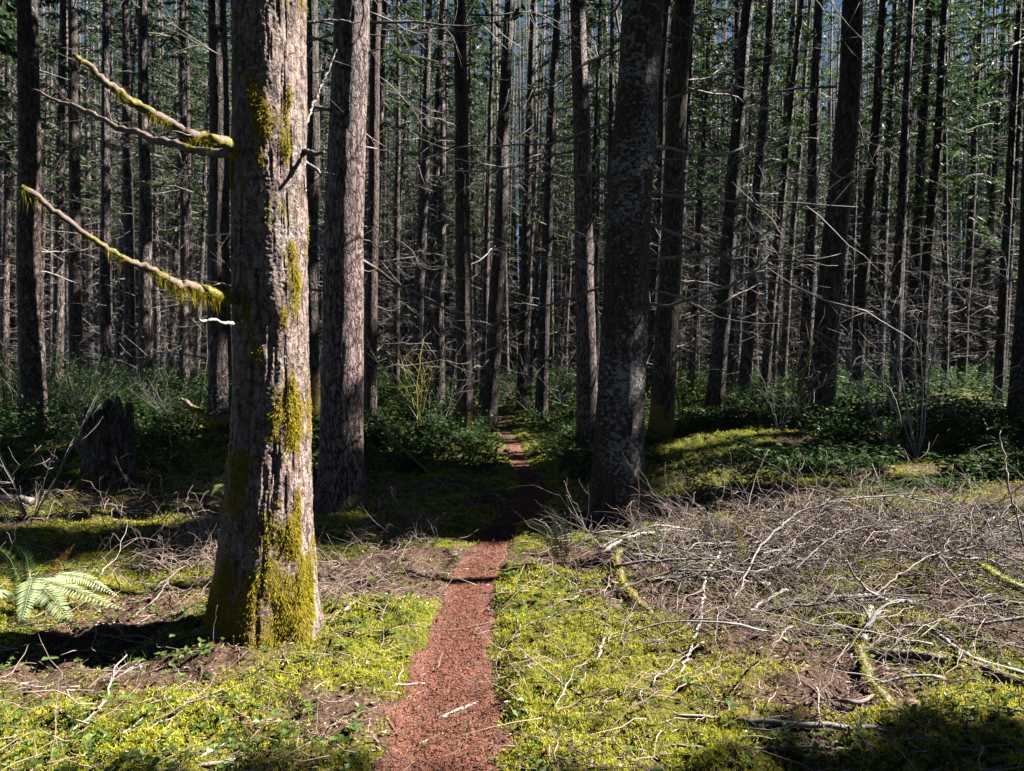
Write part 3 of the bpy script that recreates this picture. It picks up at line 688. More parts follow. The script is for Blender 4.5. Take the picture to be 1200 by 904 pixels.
        if mossn:
            mfac = np.clip(fbm(t * .9 + pts[0][0], 3.3, 1.0, 3) * 2.2 - .6, 0.05, 1.2) * mossn[1][0] if False else np.interp(np.linspace(0, 1, 60), np.linspace(0, 1, len(mossn[1])), mossn[1])
            pr = mfac / mfac.sum(); mossn = (int(mossn[0] * 2.2), mossn[1]); j = rng.choice(59, mossn[0], p=pr[:59] / pr[:59].sum()); f = rng.random((mossn[0], 1)); q = cc[j] * (1 - f) + cc[j + 1] * f
            a = rng.random(mossn[0]) * 6.283; rad_ = rr[j][:, None] * 1.0
            o = np.stack([np.cos(a) * .6, np.sin(a) * .75, np.sin(a)], -1); o = unit(o)
            dd = o * .6 + rng.normal(0, .4, o.shape); dd[:, 2] -= .75 * (rng.random(len(o)) < .8)
            kc = fbm(q[:, 0] * 16, q[:, 1] * 16, q[:, 2] * 16, 2); sel_ = kc > .43; q = q[sel_]; o = o[sel_]; dd = dd[sel_]; j = j[sel_]; kc = kc[sel_]; rad_ = rad_[sel_]; mossn = (len(q), mossn[1])
            ln = np.clip(.45 + 5 * (kc - .47), .3, 1.2) * (.006 + .3 * hang * rng.random(mossn[0]) ** 3 * np.minimum(mfac[j], 1.3))
            lg = rng.random(len(q)) < .05 * np.clip(mfac[j], 0, 1.5); dd[lg] = rng.normal(0, .13, (lg.sum(), 3)) - np.array([0, 0, 1.]); ln[lg] = (.02 + .11 * rng.random(lg.sum()) ** 2) * hang / .08
            mb = MB(); strips(mb, q + o * rad_ * .9, dd, ln, .0016 + .002 * rng.random(mossn[0]), rng.normal(size=o.shape))
            mb.build('moss_fringe', M['moss_hang'], b, smooth=False)
        return b
    limb([(294, 178, 4.25), (262, 168, 4.0), (215, 152, 3.85), (160, 122, 3.68), (125, 98, 3.55), (86, 62, 3.42)], [.036, .033, .028, .023, .02, .011], M['moss_branch'], (7600, [1.3, 1.5, 1.3, 1.0, .6, .25, .1]), 9, label='upper mossy dead limb with broken end')
    limb([(285, 182, 4.4), (240, 178, 4.5), (190, 166, 4.6), (150, 153, 4.7), (95, 130, 4.8), (38, 104, 4.9)], [.03, .026, .022, .018, .016, .006], M['brownwood'], None, 5, label='dark bare limb behind the mossy one')
    limb([(290, 352, 4.3), (255, 347, 4.05), (215, 336, 3.86), (180, 320, 3.74), (130, 295, 3.6), (85, 262, 3.48), (25, 222, 3.34)], [.036, .031, .027, .019, .014, .014, .015], M['moss_branch'], (7600, [.6, 1.0, 1.8, 1.5, .9, .5, .35, .6, 1.0, .9]), 5, label='lower dead limb draped with hanging moss', hang=.07)
    limb([(285, 378, 4.2), (262, 380, 3.95), (233, 374, 3.8)], [.009, .008, .006], M['pale'], None, 0, label='short bare white stub')
    limb([(285, 492, 4.4), (250, 490, 4.42), (225, 478, 4.46), (210, 468, 4.5)], [.026, .022, .016, .008], M['moss_branch'], (1500, [1, 1, .8, .3]), 2, hang=.045)
    limb([(352, 179, 4.3), (366, 178, 4.22), (379, 179, 4.16)], [.02, .013, .010], M['brownwood'], (160, [1, .3, .1]), 0)
    limb([(355, 190, 4.35), (372, 200, 4.3), (384, 204, 4.3)], [.014, .009, .004], M['twig'], None, 2)
    limb([(355, 150, 4.5), (372, 110, 4.6), (395, 62, 4.7)], [.01, .008, .003], M['twig'], None, 3)
    limb([(350, 28, 4.4), (390, 24, 4.4), (423, 25, 4.4)], [.008, .005, .003], M['pale'], None, 0)
    crown_for(root, (bx, by, bz), (0.02, 0), 5)
    TREES.append((bx, by))
    return root
hero()

# --- the trees one can tell apart:  top px, base px, width px, distance, material, label, crown, branches
T = [
 (414, 398, 48, 8.2, 'fir', 'pinkish grey fir trunk, second thickest on the left, just behind the big mossy tree', 0, 24, 3),
 (750, 722, 55, 7.4, 'spotted', 'thick dark trunk spotted with white lichen right of the path', 2, 40, 4),
 (258, 258, 26, 13.2, 'bark', 'dark trunk seen through the gap left of the big mossy tree', 1, 16, 5),
 (36, 38, 27, 12.8, 'bark', 'broad black trunk near the left edge of the photo', 0, 18, 6),
 (367, 366, 17, 13.5, 'mossbark', 'slim trunk half hidden behind the right edge of the big mossy tree', 1, 14, 7),
 (89, 90, 15, 22, 'bark', 'slim dim trunk right of the broad black trunk at the left edge', 0, 12, 8),
 (151, 153, 13, 24, 'bark', 'thin dark trunk close left of the bright sunlit trunk', 1, 10, 9),
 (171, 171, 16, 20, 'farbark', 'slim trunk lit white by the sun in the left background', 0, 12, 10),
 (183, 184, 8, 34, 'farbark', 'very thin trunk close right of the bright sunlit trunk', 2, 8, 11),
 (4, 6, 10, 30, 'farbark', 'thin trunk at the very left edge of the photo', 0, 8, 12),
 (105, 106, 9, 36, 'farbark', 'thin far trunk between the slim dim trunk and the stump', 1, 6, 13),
 (222, 222, 10, 30, 'bark', 'thin trunk behind the dangling moss of the big tree', 2, 8, 14),
 (441, 434, 15, 15, 'bark', 'slim dark trunk right behind the pinkish fir trunk', 1, 12, 15),
 (468, 464, 8, 26, 'bark', 'thin straight dark pole left of the sunlit greenery gap', 0, 8, 16),
 (520, 514, 13, 26, 'farbark', 'sun streaked trunk left of the straight black one by the path', 0, 10, 17),
 (497, 489, 7, 34, 'farbark', 'thin far trunk behind mossy saplings left of the path', 2, 6, 18),
 (542, 545, 20, 16.6, 'mossbark', 'straight black trunk with orange moss at its foot left of the path', 1, 18, 19),
 (597, 573, 18, 19.5, 'bark', 'trunk leaning right, next after the black one with orange moss', 0, 16, 20),
 (577, 566, 9, 30, 'bark', 'thin trunk crossing behind the right leaning trunk', 2, 8, 21),
 (625, 611, 12, 24, 'bark', 'slim black trunk standing where the path disappears', 0, 12, 22),
 (652, 634, 14, 22, 'bark', 'slim leaning trunk right of the path end', 1, 14, 23),
 (676, 690, 24, 14, 'fir', 'broad dark trunk close left of the lichen spotted one', 0, 18, 24),
 (704, 697, 8, 32, 'farbark', 'thin pole partly hidden behind the lichen spotted trunk', 2, 6, 25),
 (800, 774, 27, 12.8, 'mossbark', 'mossy brown trunk leaning right behind the lichen spotted one', 1, 44, 26),
 (780, 762, 12, 20, 'mossbark', 'slim mossy trunk squeezed behind the mossy brown one', 0, 10, 27),
 (874, 836, 19, 18, 'bark', 'dark leaning trunk first to the right of the mossy brown one', 1, 20, 28),
 (902, 870, 14, 22, 'bark', 'slim leaning trunk left of the yellow mossy sapling', 0, 16, 29),
 (927, 903, 11, 28, 'farbark', 'thin leaning trunk with a sunlit right edge above the yellow sapling', 2, 12, 30),
 (946, 916, 9, 34, 'farbark', 'thin far trunk directly left of the heavy black trunk', 1, 8, 31),
 (997, 960, 29, 13, 'bark', 'heavy black trunk standing on the bank at the right', 0, 24, 32),
 (1031, 1002, 15, 23, 'bark', 'slim leaning trunk directly right of the heavy black trunk', 1, 14, 33),
 (1051, 1024, 9, 32, 'farbark', 'thin leaning far trunk beyond the dry white twigs', 2, 8, 34),
 (1085, 1062, 13, 24, 'bark', 'left one of the pair of close slim trunks at the right', 0, 14, 35),
 (1104, 1078, 13, 23, 'bark', 'right one of the pair of close slim trunks at the right', 3, 14, 36),
 (1215, 1196, 24, 13.5, 'bark', 'broad black trunk cut by the right edge of the photo', 3, 14, 37),
 (1172, 1150, 9, 32, 'bark', 'thin trunk among dark green boughs at the upper right', 3, 8, 38),
 (1146, 1126, 10, 30, 'bark', 'thin trunk midway between the close pair and the right edge', 3, 8, 39),
 (716, 712, 9, 24, 'bark', 'thin trunk touching the left edge of the lichen spotted one', 1, 8, 40),
]
for (p0, p1, w, d, m, lab, kind, nb, sd) in T:
    lean_tree(p0, p1, w, d, M[m], lab, kind, int(nb * (1 if nb > 30 else 1.5)), brs=1.0, seed=sd, na=72 if d < 9 else 30 if d < 20 else 18, flare=.4 if d < 9 else .3, zbr=(1.2 if d > 10 else 2.2, None))

# --- the wood behind: copies of eight trees
def proto_tree(i):
    root = bpy.data.objects.new('conifer_tree', None)
    r0 = (.13, .17, .20, .15, .11, .18, .14, .16)[i]; H = 20 + (i % 3) * 1.5; zs = np.concatenate([np.linspace(-.3, 1, 6), np.linspace(1.5, H, 22)])
    rad = r0 * np.clip(1.02 - zs / (H * 1.1), .08, 2); k = .05 * (rng.random() - .3); wob = .12 * (fbm(zs * .3, i * 2.2, 1, 2) - .5)
    V, Q, _ = trunk_surface(zs, np.stack([wob, -wob], -1), rad, 10, .2, i * 2., rough=.008)
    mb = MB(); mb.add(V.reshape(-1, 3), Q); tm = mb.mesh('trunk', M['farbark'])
    n = 120; z = 1.0 + 15 * rng.random(n) ** 1.1; a = rng.random(n) * 6.283; d = np.stack([np.cos(a), np.sin(a), .1 + .25 * rng.normal(size=n)], -1)
    L = .5 + 1.5 * rng.random(n); c = curve(np.stack([0 * z, 0 * z, z], -1), d, L, 6, sag=.1 + .12 * rng.normal(size=n), wig=.15, side=.15)
    mb = MB(); tubes(mb, c, .011 * np.linspace(1, .35, 6)[None] * (.6 + .7 * rng.random((n, 1))), 3)
    k = 3; j = rng.integers(1, 4, n * k); st = c[np.repeat(np.arange(n), k), j]; c2 = curve(st, np.repeat(d, k, 0) + rng.normal(0, .7, (n * k, 3)), .15 + .5 * rng.random(n * k), 5, sag=.15, wig=.2, side=.25)
    tubes(mb, c2, .005 * np.linspace(1, .5, 5)[None] * np.ones((n * k, 1)), 3); bm_ = mb.mesh('dead_branches', M['twig'])
    return tm, bm_
PROTO = [proto_tree(i) for i in range(8)]
def far_tree(x, y, label, grp, kind=None, s=1.0, crown=True, lean=None, twigs=True, zmin=0):
    z = float(terrain(x, y))
    r = empty('conifer_tree', (x, y, z), label, 'tree', grp)
    tm, bm_ = PROTO[rng.integers(0, 8)]; sx = (rng.normal(.035, .025) if lean is None else lean)
    r.rotation_euler = (rng.normal(0, .012), sx, 0); 
    a = rng.random() * 6.28
    o = link('trunk', tm, r); o.rotation_euler = (0, 0, a); o.scale = (s, s, 1)
    if twigs: o = link('dead_branches', bm_, r, kind='stuff'); o.rotation_euler = (0, 0, rng.random() * 6.28)
    if crown: crown_for(r, (x, y, z), (sx, 0), zmin=zmin, kind=int(rng.choice([0, 1, 2, 3, 4], p=[.2, .15, .2, .1, .35])) if kind is None else kind)
    TREES.append((x, y)); return r
def free(x, y, dmin):
    return all((x - a) ** 2 + (y - b) ** 2 > dmin ** 2 for a, b in TREES)
nfar = 0; tries = 0
while nfar < 158 and tries < 9000:
    tries += 1
    y = 19 + 44 * rng.random() ** .85; x = (rng.random() * 2 - 1) * (y * .72 + 2)
    if not free(x, y, 1.25 + .006 * y): continue
    if abs(x - trail_x(y)) < .8 and y < 34: continue
    far_tree(x, y, 'slender far conifer, one of the many thin poles crowding the background', 'thin far conifers crowding the background', crown=rng.random() < .97); nfar += 1
# trees added out of view, placed so that their crowns shade the foreground
ns = 0
while ns < 68:
    best = None
    for q in range(1 if ns < 20 else 90):
        for _ in range(400):
            y = 1 + 21 * rng.random(); x = .71 * max(y, 0) + 1.6 + 20 * rng.random()
            if x < 5.0 or not free(x, y, 1.2): continue
            hh = np.linspace(.5, 21, 70); gx, gy = foot(np.stack([x + 0 * hh, y + 0 * hh, hh], -1))
            if ((gx > -8.6) & (gx < 5.5) & (gy < 8.6) & opening(gx, gy)).sum() > 1: continue
            break
        zl = .53 * y + 3.0 if x < .71 * y + 5.5 else 6.5
        g_ = shade_gain(x, y, zl) if ns >= 20 else 1
        if best is None or g_ > best[0]: best = (g_, x, y, zl)
    _, x, y, zl = best
    far_tree(x, y, 'conifer added outside the view to shade the foreground', 'conifers beside the view', kind=int(rng.choice([0, 1, 3])), s=1.3, lean=.02, twigs=False, zmin=zl); ns += 1
print('uncovered', float((WANT & (COVER == 0))[50:160, 20:85].mean()), float(WANT[50:160, 20:85].mean()))
ns = 0; tries = 0  # more unseen trees, added to block sky light from behind and left
while ns < 24 and tries < 3000:
    tries += 1
    y = -14 + 30 * rng.random(); x = -22 + 27 * rng.random()
    if (y > 0 and x > -.71 * y - 2.0) or x * x + y * y < 6 or not free(x, y, 2.4): continue
    far_tree(x, y, 'conifer behind or left of the view added to block sky light', 'conifers behind the view', kind=5, s=1.3, lean=.02, twigs=False); ns += 1

ns = 0; tries = 0  # unseen trees packed closer in, added to deepen the shade
while ns < 20 and tries < 3000:
    tries += 1
    y = -9 + 13 * rng.random(); x = -9 + 16 * rng.random()
    if (y > -.5 and abs(x) < .71 * y + 1.6) or x * x + y * y < 4 or not free(x, y, 1.7): continue
    hh = np.linspace(.5, 21, 70); gx, gy = foot(np.stack([x + 0 * hh, y + 0 * hh, hh], -1))
    if ((gx > -8.6) & (gx < 5.5) & (gy < 8.6) & opening(gx, gy)).sum() > 1: continue
    far_tree(x, y, 'conifer behind or left of the view added to block sky light', 'conifers behind the view', kind=5, s=1.3, lean=.02, twigs=False); ns += 1

far_tree(6.2, 6.93, 'slender bare pole right of the view whose shadow crosses the path', 'conifers beside the view', s=.6, crown=False, lean=0.0, twigs=False)

# far wood that reads as one mass
mb = MB(); n = 1500; y = 58 + 70 * rng.random(n); x = (rng.random(n) * 2 - 1) * (y * .8); z = terrain(x, y)
top = np.stack([x + rng.normal(0, .6, n), y, z + 34], -1); bot = np.stack([x, y, z - .5], -1)
tubes(mb, np.stack([bot, (bot + top) / 2, top], 1), np.array([.2, .15, .04])[None] * (.6 + .8 * rng.random((n, 1))), 5)
mb.build('distant_wood', M['bark'], kind='stuff', label='mass of distant trunks closing the forest background', category='wood')
mb = MB(); n = 46000; y = 70 + 75 * rng.random(n); x = (rng.random(n) * 2 - 1) * (y * .8); q = rng.random(n) < .45; an = rng.random(n) * 6.283; rr_ = 32 + 30 * rng.random(n); q &= (np.sin(an) < .35); x = np.where(q, rr_ * np.cos(an), x); y = np.where(q, rr_ * np.sin(an), y); z = terrain(x, y) + 1 + 46 * rng.random(n) ** .9  # part forms an unseen ring around the view, added to block sky light
gx, gy = foot(np.stack([x, y, z], -1)); k = ~((gx > -14) & (gx < 10) & (gy > -1) & (gy < 20)) & ~((gy < 45) & (np.abs(gx) < 40) & (rng.random(n) < .5)); x = x[k]; y = y[k]; z = z[k]; n = len(x)  # clumps removed where they would keep the sun off the foreground
k = 18; b = np.repeat(np.stack([x, y, z], -1), k, 0) + rng.normal(0, .8, (n * k, 3)) * np.array([1, 1, .35]); d = rng.normal(size=b.shape); d[:, 2] -= .5
strips(mb, b[:len(b) * 7 // 10], d[:len(b) * 7 // 10], .65, .10); strips(mb, b[len(b) * 7 // 10:], d[len(b) * 7 // 10:], .65, .10, mat=1); mb.build('distant_foliage', [M['needle'], M['needle_lit']], smooth=False, kind='stuff', label='mass of distant conifer foliage behind the trunks and in an unseen ring added to block sky light', category='foliage')

# thicket of dead twigs between the far trunks
mb = MB(); n = 5600; y = 17 + 45 * rng.random(n); x = (rng.random(n) * 2 - 1) * (y * .74 + 1); k = np.abs(x - trail_x(y)) > .6; x = x[k]; y = y[k]; n = len(x)
z = terrain(x, y) + .1 + 13 * rng.random(n) ** 1.6; d = rng.normal(size=(n, 3)); d[:, 2] = d[:, 2] * .45 + .15
c = curve(np.stack([x, y, z], -1), d, .4 + 1.1 * rng.random(n), 5, sag=.15, wig=.2, side=.3); tubes(mb, c, (.0045 + .00012 * y[:, None]) * np.linspace(1, .5, 5)[None], 3)
mb.build('dead_twig_thicket', M['twig'], kind='stuff', label='haze of fine dead twigs filling the gaps between the far trunks', category='twigs')

# ------------------------------------------------------------------ ferns
def frond_mesh(curvepts, width, n=30, upv=(0, 0, 1), name='frond', material=None, droop=.25):
    c = np.asarray(curvepts, float); K = 30; t = np.linspace(0, len(c) - 1, K)
    cc = np.stack([np.interp(t, np.arange(len(c)), c[:, i]) for i in range(3)], -1)
    for _ in range(3):
        cc[1:-1] = .25 * cc[:-2] + .5 * cc[1:-1] + .25 * cc[2:]
    mb = MB(); tubes(mb, cc, np.linspace(.0028, .0009, K)[None], 4, mat=0)
    s = np.linspace(.12, .985, n); i = np.minimum((s * (K - 1)).astype(int), K - 2); f = (s * (K - 1) - i)[:, None]
    b = cc[i] * (1 - f) + cc[i + 1] * f; tan = unit(cc[i + 1] - cc[i]); sd = unit(np.cross(tan, np.array(upv)))
    up = np.cross(sd, tan); prof = np.clip(np.sin(np.clip(s * 1.02, 0, 1) ** .75 * math.pi) ** .6, .1, 1) * (1.12 - .55 * s)
    for q in (-1, 1):
        d = sd * q + tan * (.28 + .25 * s[:, None]) + np.array([0, 0, -droop]) + rng.normal(0, .06, b.shape)
        strips(mb, b, d, width * prof, width * .21 * np.clip(prof, .4, 1) + .001, up + rng.normal(0, .1, b.shape), fold=.12)
    return mb.mesh(name, material or M['fern'], False)
def arch(L, lift, out, K=7):
    t = np.linspace(0, 1, K); return np.stack([out * L * t, .0 * t, lift * L * (t - .85 * t ** 2.2)], -1)
FR = {}
for key, mt in (('fern', M['fern']), ('darkfern', M['darkfern']), ('deadfern', M['deadfern'])):
    FR[key] = [frond_mesh(arch(.62 + .06 * i, (1.15, .9, .75, .5)[i], .85), .075, 26, (0, 0, 1), material=mt) for i in range(4)]
def fern(pos, n, s, label, key='darkfern', grp='sword ferns of the forest floor', dead=1):
    r = empty('sword_fern', pos, label, 'fern', grp)
    for i in range(n):
        k = 'deadfern' if i < dead else key
        o = link('frond', FR[k][rng.integers(0, 4)] if k != 'deadfern' else FR[k][3], r); o.rotation_euler = (rng.normal(0, .15), rng.normal(0, .18), 6.283 * (i + rng.random() * .7) / n); q = s * (.75 + .4 * rng.random()); o.scale = (q, q, q)
        o.location = (0, 0, .0)
    return r
# the fern at the left edge, frond by frond
fb = G(28, 712, .02); fb[2] = float(terrain(fb[0], fb[1])) + .02
r = empty('sword_fern', fb, 'big sword fern with pale sunlit drooping fronds at the left edge', 'fern', 'sword ferns of the forest floor')
D0 = float(fb[1])
def ff(pts, w, mt, n=34, upv=(0, -.25, 1)):
    c = [np.array([0, 0, 0.])] + [P(x, y, dd) - fb for x, y, dd in pts]
    link('frond', frond_mesh(c, w, n, upv, material=mt), r)
ff([(42, 678, D0 - .05), (85, 690, D0 - .2), (148, 716, D0 - .3)], .115, M['fern_lit'], 40)
ff([(45, 684, D0 - .1), (65, 705, D0 - .35), (90, 742, D0 - .5)], .115, M['fern_lit'], 38, (0, -.6, 1))
ff([(38, 676, D0 - .1), (32, 700, D0 - .4), (22, 742, D0 - .55)], .105, M['fern_lit'], 36, (.3, -.8, 1))
ff([(60, 672, D0 + .1), (100, 676, D0 + .1), (140, 700, D0 + .05)], .105, M['fern_lit'], 36)
ff([(5, 690, D0 - .1), (-30, 705, D0 - .3), (-60, 740, D0 - .4)], .105, M['fern_lit'])
ff([(45, 690, D0), (65, 664, D0 + .05), (88, 637, D0 + .1)], .07, M['deadfern'], 32, (0, -1, .3))
ff([(22, 680, D0), (12, 655, D0), (-4, 640, D0)], .07, M['fern'], 30, (0, -1, .3))
ff([(35, 675, D0), (30, 650, D0 + .1), (12, 636, D0 + .2)], .07, M['darkfern'], 30, (0, -1, .3))
ff([(45, 680, D0 + .1), (60, 655, D0 + .3), (100, 665, D0 + .5)], .07, M['darkfern'], 30)
ff([(10, 712, D0 + .05), (-20, 720, D0 + .1), (-50, 745, D0)], .08, M['darkfern'], 30)
ff([(40, 700, D0 + .1), (30, 690, D0 + .3), (-5, 688, D0 + .5)], .07, M['deadfern'], 30)
# the fern right of the path in front of the lichen trunk
fb = G(658, 664, .02); fb[2] = float(terrain(fb[0], fb[1])) + .01; D0 = float(fb[1])
r = empty('sword_fern', fb, 'small sword fern with two upright bright fronds beside the path', 'fern', 'sword ferns of the forest floor')
ff([(657, 630, D0), (654, 610, D0), (643, 592, D0)], .09, M['fern_lit'], 28, (0, -1, .1))
ff([(648, 632, D0), (634, 618, D0), (614, 611, D0)], .065, M['fern_lit'], 26, (0, -1, .3))
ff([(645, 638, D0), (628, 628, D0), (605, 622, D0)], .035, M['darkfern'], 24, (0, -1, .3))
ff([(662, 640, D0), (650, 635, D0 - .05), (640, 632, D0 - .1)], .04, M['deadfern'], 22, (0, -1, .3))
ff([(668, 640, D0), (682, 632, D0), (697, 640, D0)], .035, M['darkfern'], 24)
spots = [(775, 640, 6, .55, 'low fern at the foot of the lichen spotted trunk'), (812, 642, 6, .5, 'dim fern between the brush heap and the lichen spotted trunk'),
 (735, 648, 5, .45, 'little fern under the bent mossy branch right of the path'), (570, 545, 9, 1.0, 'dark fern crowding the left side of the shaded path'), (650, 560, 9, 1.1, 'big dark fern hanging over the shaded path from the right'),
 (690, 545, 8, 1.0, 'dark fern behind the lichen spotted trunk'), (520, 530, 9, 1.0, 'fern at the foot of the black trunk with orange moss'), (470, 505, 9, 1.1, 'sunlit fern among mossy saplings left of the path'),
 (625, 530, 8, .9, 'fern with bright tips at the far bend of the path'), (672, 515, 8, 1.0, 'bright fern right of the far bend of the path'), (600, 518, 7, .8, 'arching fern at the end of the visible path'), (440, 560, 8, .9, 'shaded fern right of the pinkish fir trunk'),
 (760, 560, 7, .8, 'fern right of the lichen spotted trunk on the mossy bank'), (860, 600, 7, .7, 'fern in the shade behind the brush heap'), (1070, 600, 8, .8, 'fern behind the arching dead branch at the right'), (1130, 640, 7, .7, 'fern sticking out of the brush heap at the right edge'),
 (920, 560, 7, .8, 'fern beside the mossy log on the bank'), (240, 560, 8, .9, 'fern in deep shade left of the big mossy tree'), (70, 560, 8, 1.0, 'fern in front of the dark stump at the left'), (190, 545, 8, 1.0, 'fern right of the dark stump'),
 (715, 505, 7, .9, 'sunlit fern beyond the broad dark trunk'), (800, 510, 7, .9, 'bright green fern at the foot of the mossy brown trunk'), (380, 650, 6, .5, 'small fern behind the right side of the big mossy tree')]
for px, py, n, s, lab in spots:
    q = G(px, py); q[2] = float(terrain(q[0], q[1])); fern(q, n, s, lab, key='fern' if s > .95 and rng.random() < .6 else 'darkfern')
# a single yellow leaf spray
q = G(868, 640); q = G(872, 692); b_ = np.array([q[0], q[1], float(terrain(q[0], q[1]))])
mb = MB(); c = np.array([b_, P(872, 645, q[1]), P(866, 622, q[1]), P(858, 604, q[1])]) - b_
me = frond_mesh(c, .05, 30, (0, -1, .2), material=M['yellowleaf'])
o = link('fern_frond', me, None, loc=b_, label='single bright yellow fern frond standing above the brush heap', category='fern')

# ------------------------------------------------------------------ shrubs
def shrub_mesh(h, R, nst, nl, leafL, leafW, material):
    mb = MB(); a = rng.random(nst) * 6.283; d = np.stack([np.cos(a) * R / h, np.sin(a) * R / h, 1 + 0 * a], -1)
    c = curve(np.stack([np.cos(a) * R * .2, np.sin(a) * R * .2, 0 * a - .03], -1), d, h * (.6 + .5 * rng.random(nst)), 7, sag=.2, wig=.2, side=.3)
    tubes(mb, c, .004 * np.linspace(1, .4, 7)[None] * np.ones((nst, 1)), 3, mat=1)
    k = nl // nst; j = rng.integers(2, 7, (nst, k)); st = c[np.arange(nst)[:, None], j].reshape(-1, 3) + rng.normal(0, .07, (nst * k, 3)) * np.array([1, 1, .6])
    dd = rng.normal(size=st.shape); dd[:, 2] = dd[:, 2] * .35 - .1; s = .6 + .7 * rng.random(len(st))
    strips(mb, st, dd, leafL * s, leafW * s, rng.normal(size=st.shape) * .45 + np.array([0, 0, 1]), fold=.12)
    return mb
SAL = [shrub_mesh(.5 + .08 * i, .34, 16, (430, 700, 300, 520)[i], (.075, .05, .10, .085)[i], (.048, .028, .06, .022)[i], None).mesh('shrub', [M['salal'], M['brownwood']], False) for i in range(4)]
HUC = [shrub_mesh(1.25 + .2 * i, .5, 14, 900, .045, .028, None).mesh('shrub', [M['salal'], M['brownwood']], False) for i in range(3)]
def plant(name, me, x, y, s, label, cat, grp):
    o = link(name, me, None, loc=(x, y, float(terrain(x, y)) - .02), label=label, category=cat, group=grp); o.rotation_euler = (0, 0, rng.random() * 6.28); o.scale = (s, s, s * (.8 + .4 * rng.random())); return o
n = 0
while n < 110:
    y = 8.2 + 8 * rng.random(); x = 1.6 + (.74 * y - 1.6) * rng.random() ** .8
    m_ = mossiness(x, y)
    if ((x - 3.3) / 1.7) ** 2 + ((y - 11.6) / .55) ** 2 < 1 or ((x - 2.6) / 1.1) ** 2 + ((y - 9.3) / .45) ** 2 < 1 or not free(x, y, .35): continue
    plant('evergreen_shrub', SAL[n % 4], x, y, .5 + .42 * rng.random(), 'low glossy-leaved evergreen shrub, one of many on the right bank', 'shrub', 'leafy shrubs on the right bank'); n += 1
n = 0
while n < 62:
    y = 8.8 + 9 * rng.random(); x = -(1.1 + (.76 * y - 1.1) * rng.random())
    if not free(x, y, .35) or (y < 9.5 and x > -2): continue
    plant('evergreen_shrub', SAL[n % 4], x, y, .8 + .5 * rng.random(), 'low glossy-leaved evergreen shrub, one of many in the left undergrowth', 'shrub', 'leafy shrubs in the left undergrowth'); n += 1
n = 0
while n < 34:
    y = 10.5 + 11 * rng.random(); x = -(1.3 + (.74 * y - 1.3) * rng.random() ** .7)
    if not free(x, y, .5): continue
    plant('tall_shrub', HUC[n % 3], x, y, .7 + .45 * rng.random(), 'tall small-leaved shrub, one of many between the left trunks', 'shrub', 'tall shrubs between the left trunks'); n += 1
n = 0
while n < 26:
    y = 18 + 16 * rng.random(); x = (rng.random() * 2 - .6) * .6 * y
    if not free(x, y, .5) or abs(x - trail_x(y)) < .7: continue
    plant('far_shrub', HUC[n % 3], x, y, .6 + .4 * rng.random(), 'distant small-leaved shrub, one of many at the foot of far trunks', 'shrub', 'shrubs at the foot of the far trunks'); n += 1

n = 0
while n < 34:
    y = 9.5 + 11 * rng.random(); x = trail_x(y) + (.55 + 1.9 * rng.random()) * rng.choice([-1, 1])
    if not free(x, y, .35): continue
    plant('evergreen_shrub', SAL[n % 4], x, y, .6 + .4 * rng.random(), 'low glossy-leaved evergreen shrub, one of many along the shaded far path', 'shrub', 'leafy shrubs along the far path'); n += 1
n = 0
while n < 30:
    y = 8 + 11 * rng.random(); x = (rng.random() * 2 - 1) * .68 * y
    if not free(x, y, .4) or abs(x - trail_x(y)) < .6: continue
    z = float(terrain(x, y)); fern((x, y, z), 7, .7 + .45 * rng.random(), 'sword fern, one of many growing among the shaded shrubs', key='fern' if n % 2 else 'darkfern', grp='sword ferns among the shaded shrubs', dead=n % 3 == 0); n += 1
n = 24000; y = 11 * (60 / 11) ** rng.random(n); x = (rng.random(n) * 2 - 1) * (.74 * y + 1); k = (fbm(x * .8, y * .8, 3.1, 3) > np.where(y > 17, .34, .44)) & (np.abs(x - trail_x(y)) > .4) & (((x - 3.3) / 1.7) ** 2 + ((y - 11.6) / .55) ** 2 > 1); x = x[k]; y = y[k]
h_ = (fbm(x * .8, y * .8, 3.1, 3) - np.where(y > 17, .25, .4)) * 1.7; B = 8; b_ = np.repeat(np.stack([x, y, terrain(x, y) + h_ * rng.random(len(x))], -1), B, 0) + rng.normal(0, .12, (len(x) * B, 3)) * np.array([1, 1, .7])
d = rng.normal(size=b_.shape); d[:, 2] *= .4; sc = np.repeat(.5 + .045 * y, B)
mb = MB(); strips(mb, b_, d, .075 * sc, .045 * sc, rng.normal(size=b_.shape) * .5 + np.array([0, 0, 1])); mb.build('undergrowth', M['salal'], smooth=False, kind='stuff', label='leafy undergrowth covering the ground between the trunks', category='undergrowth')

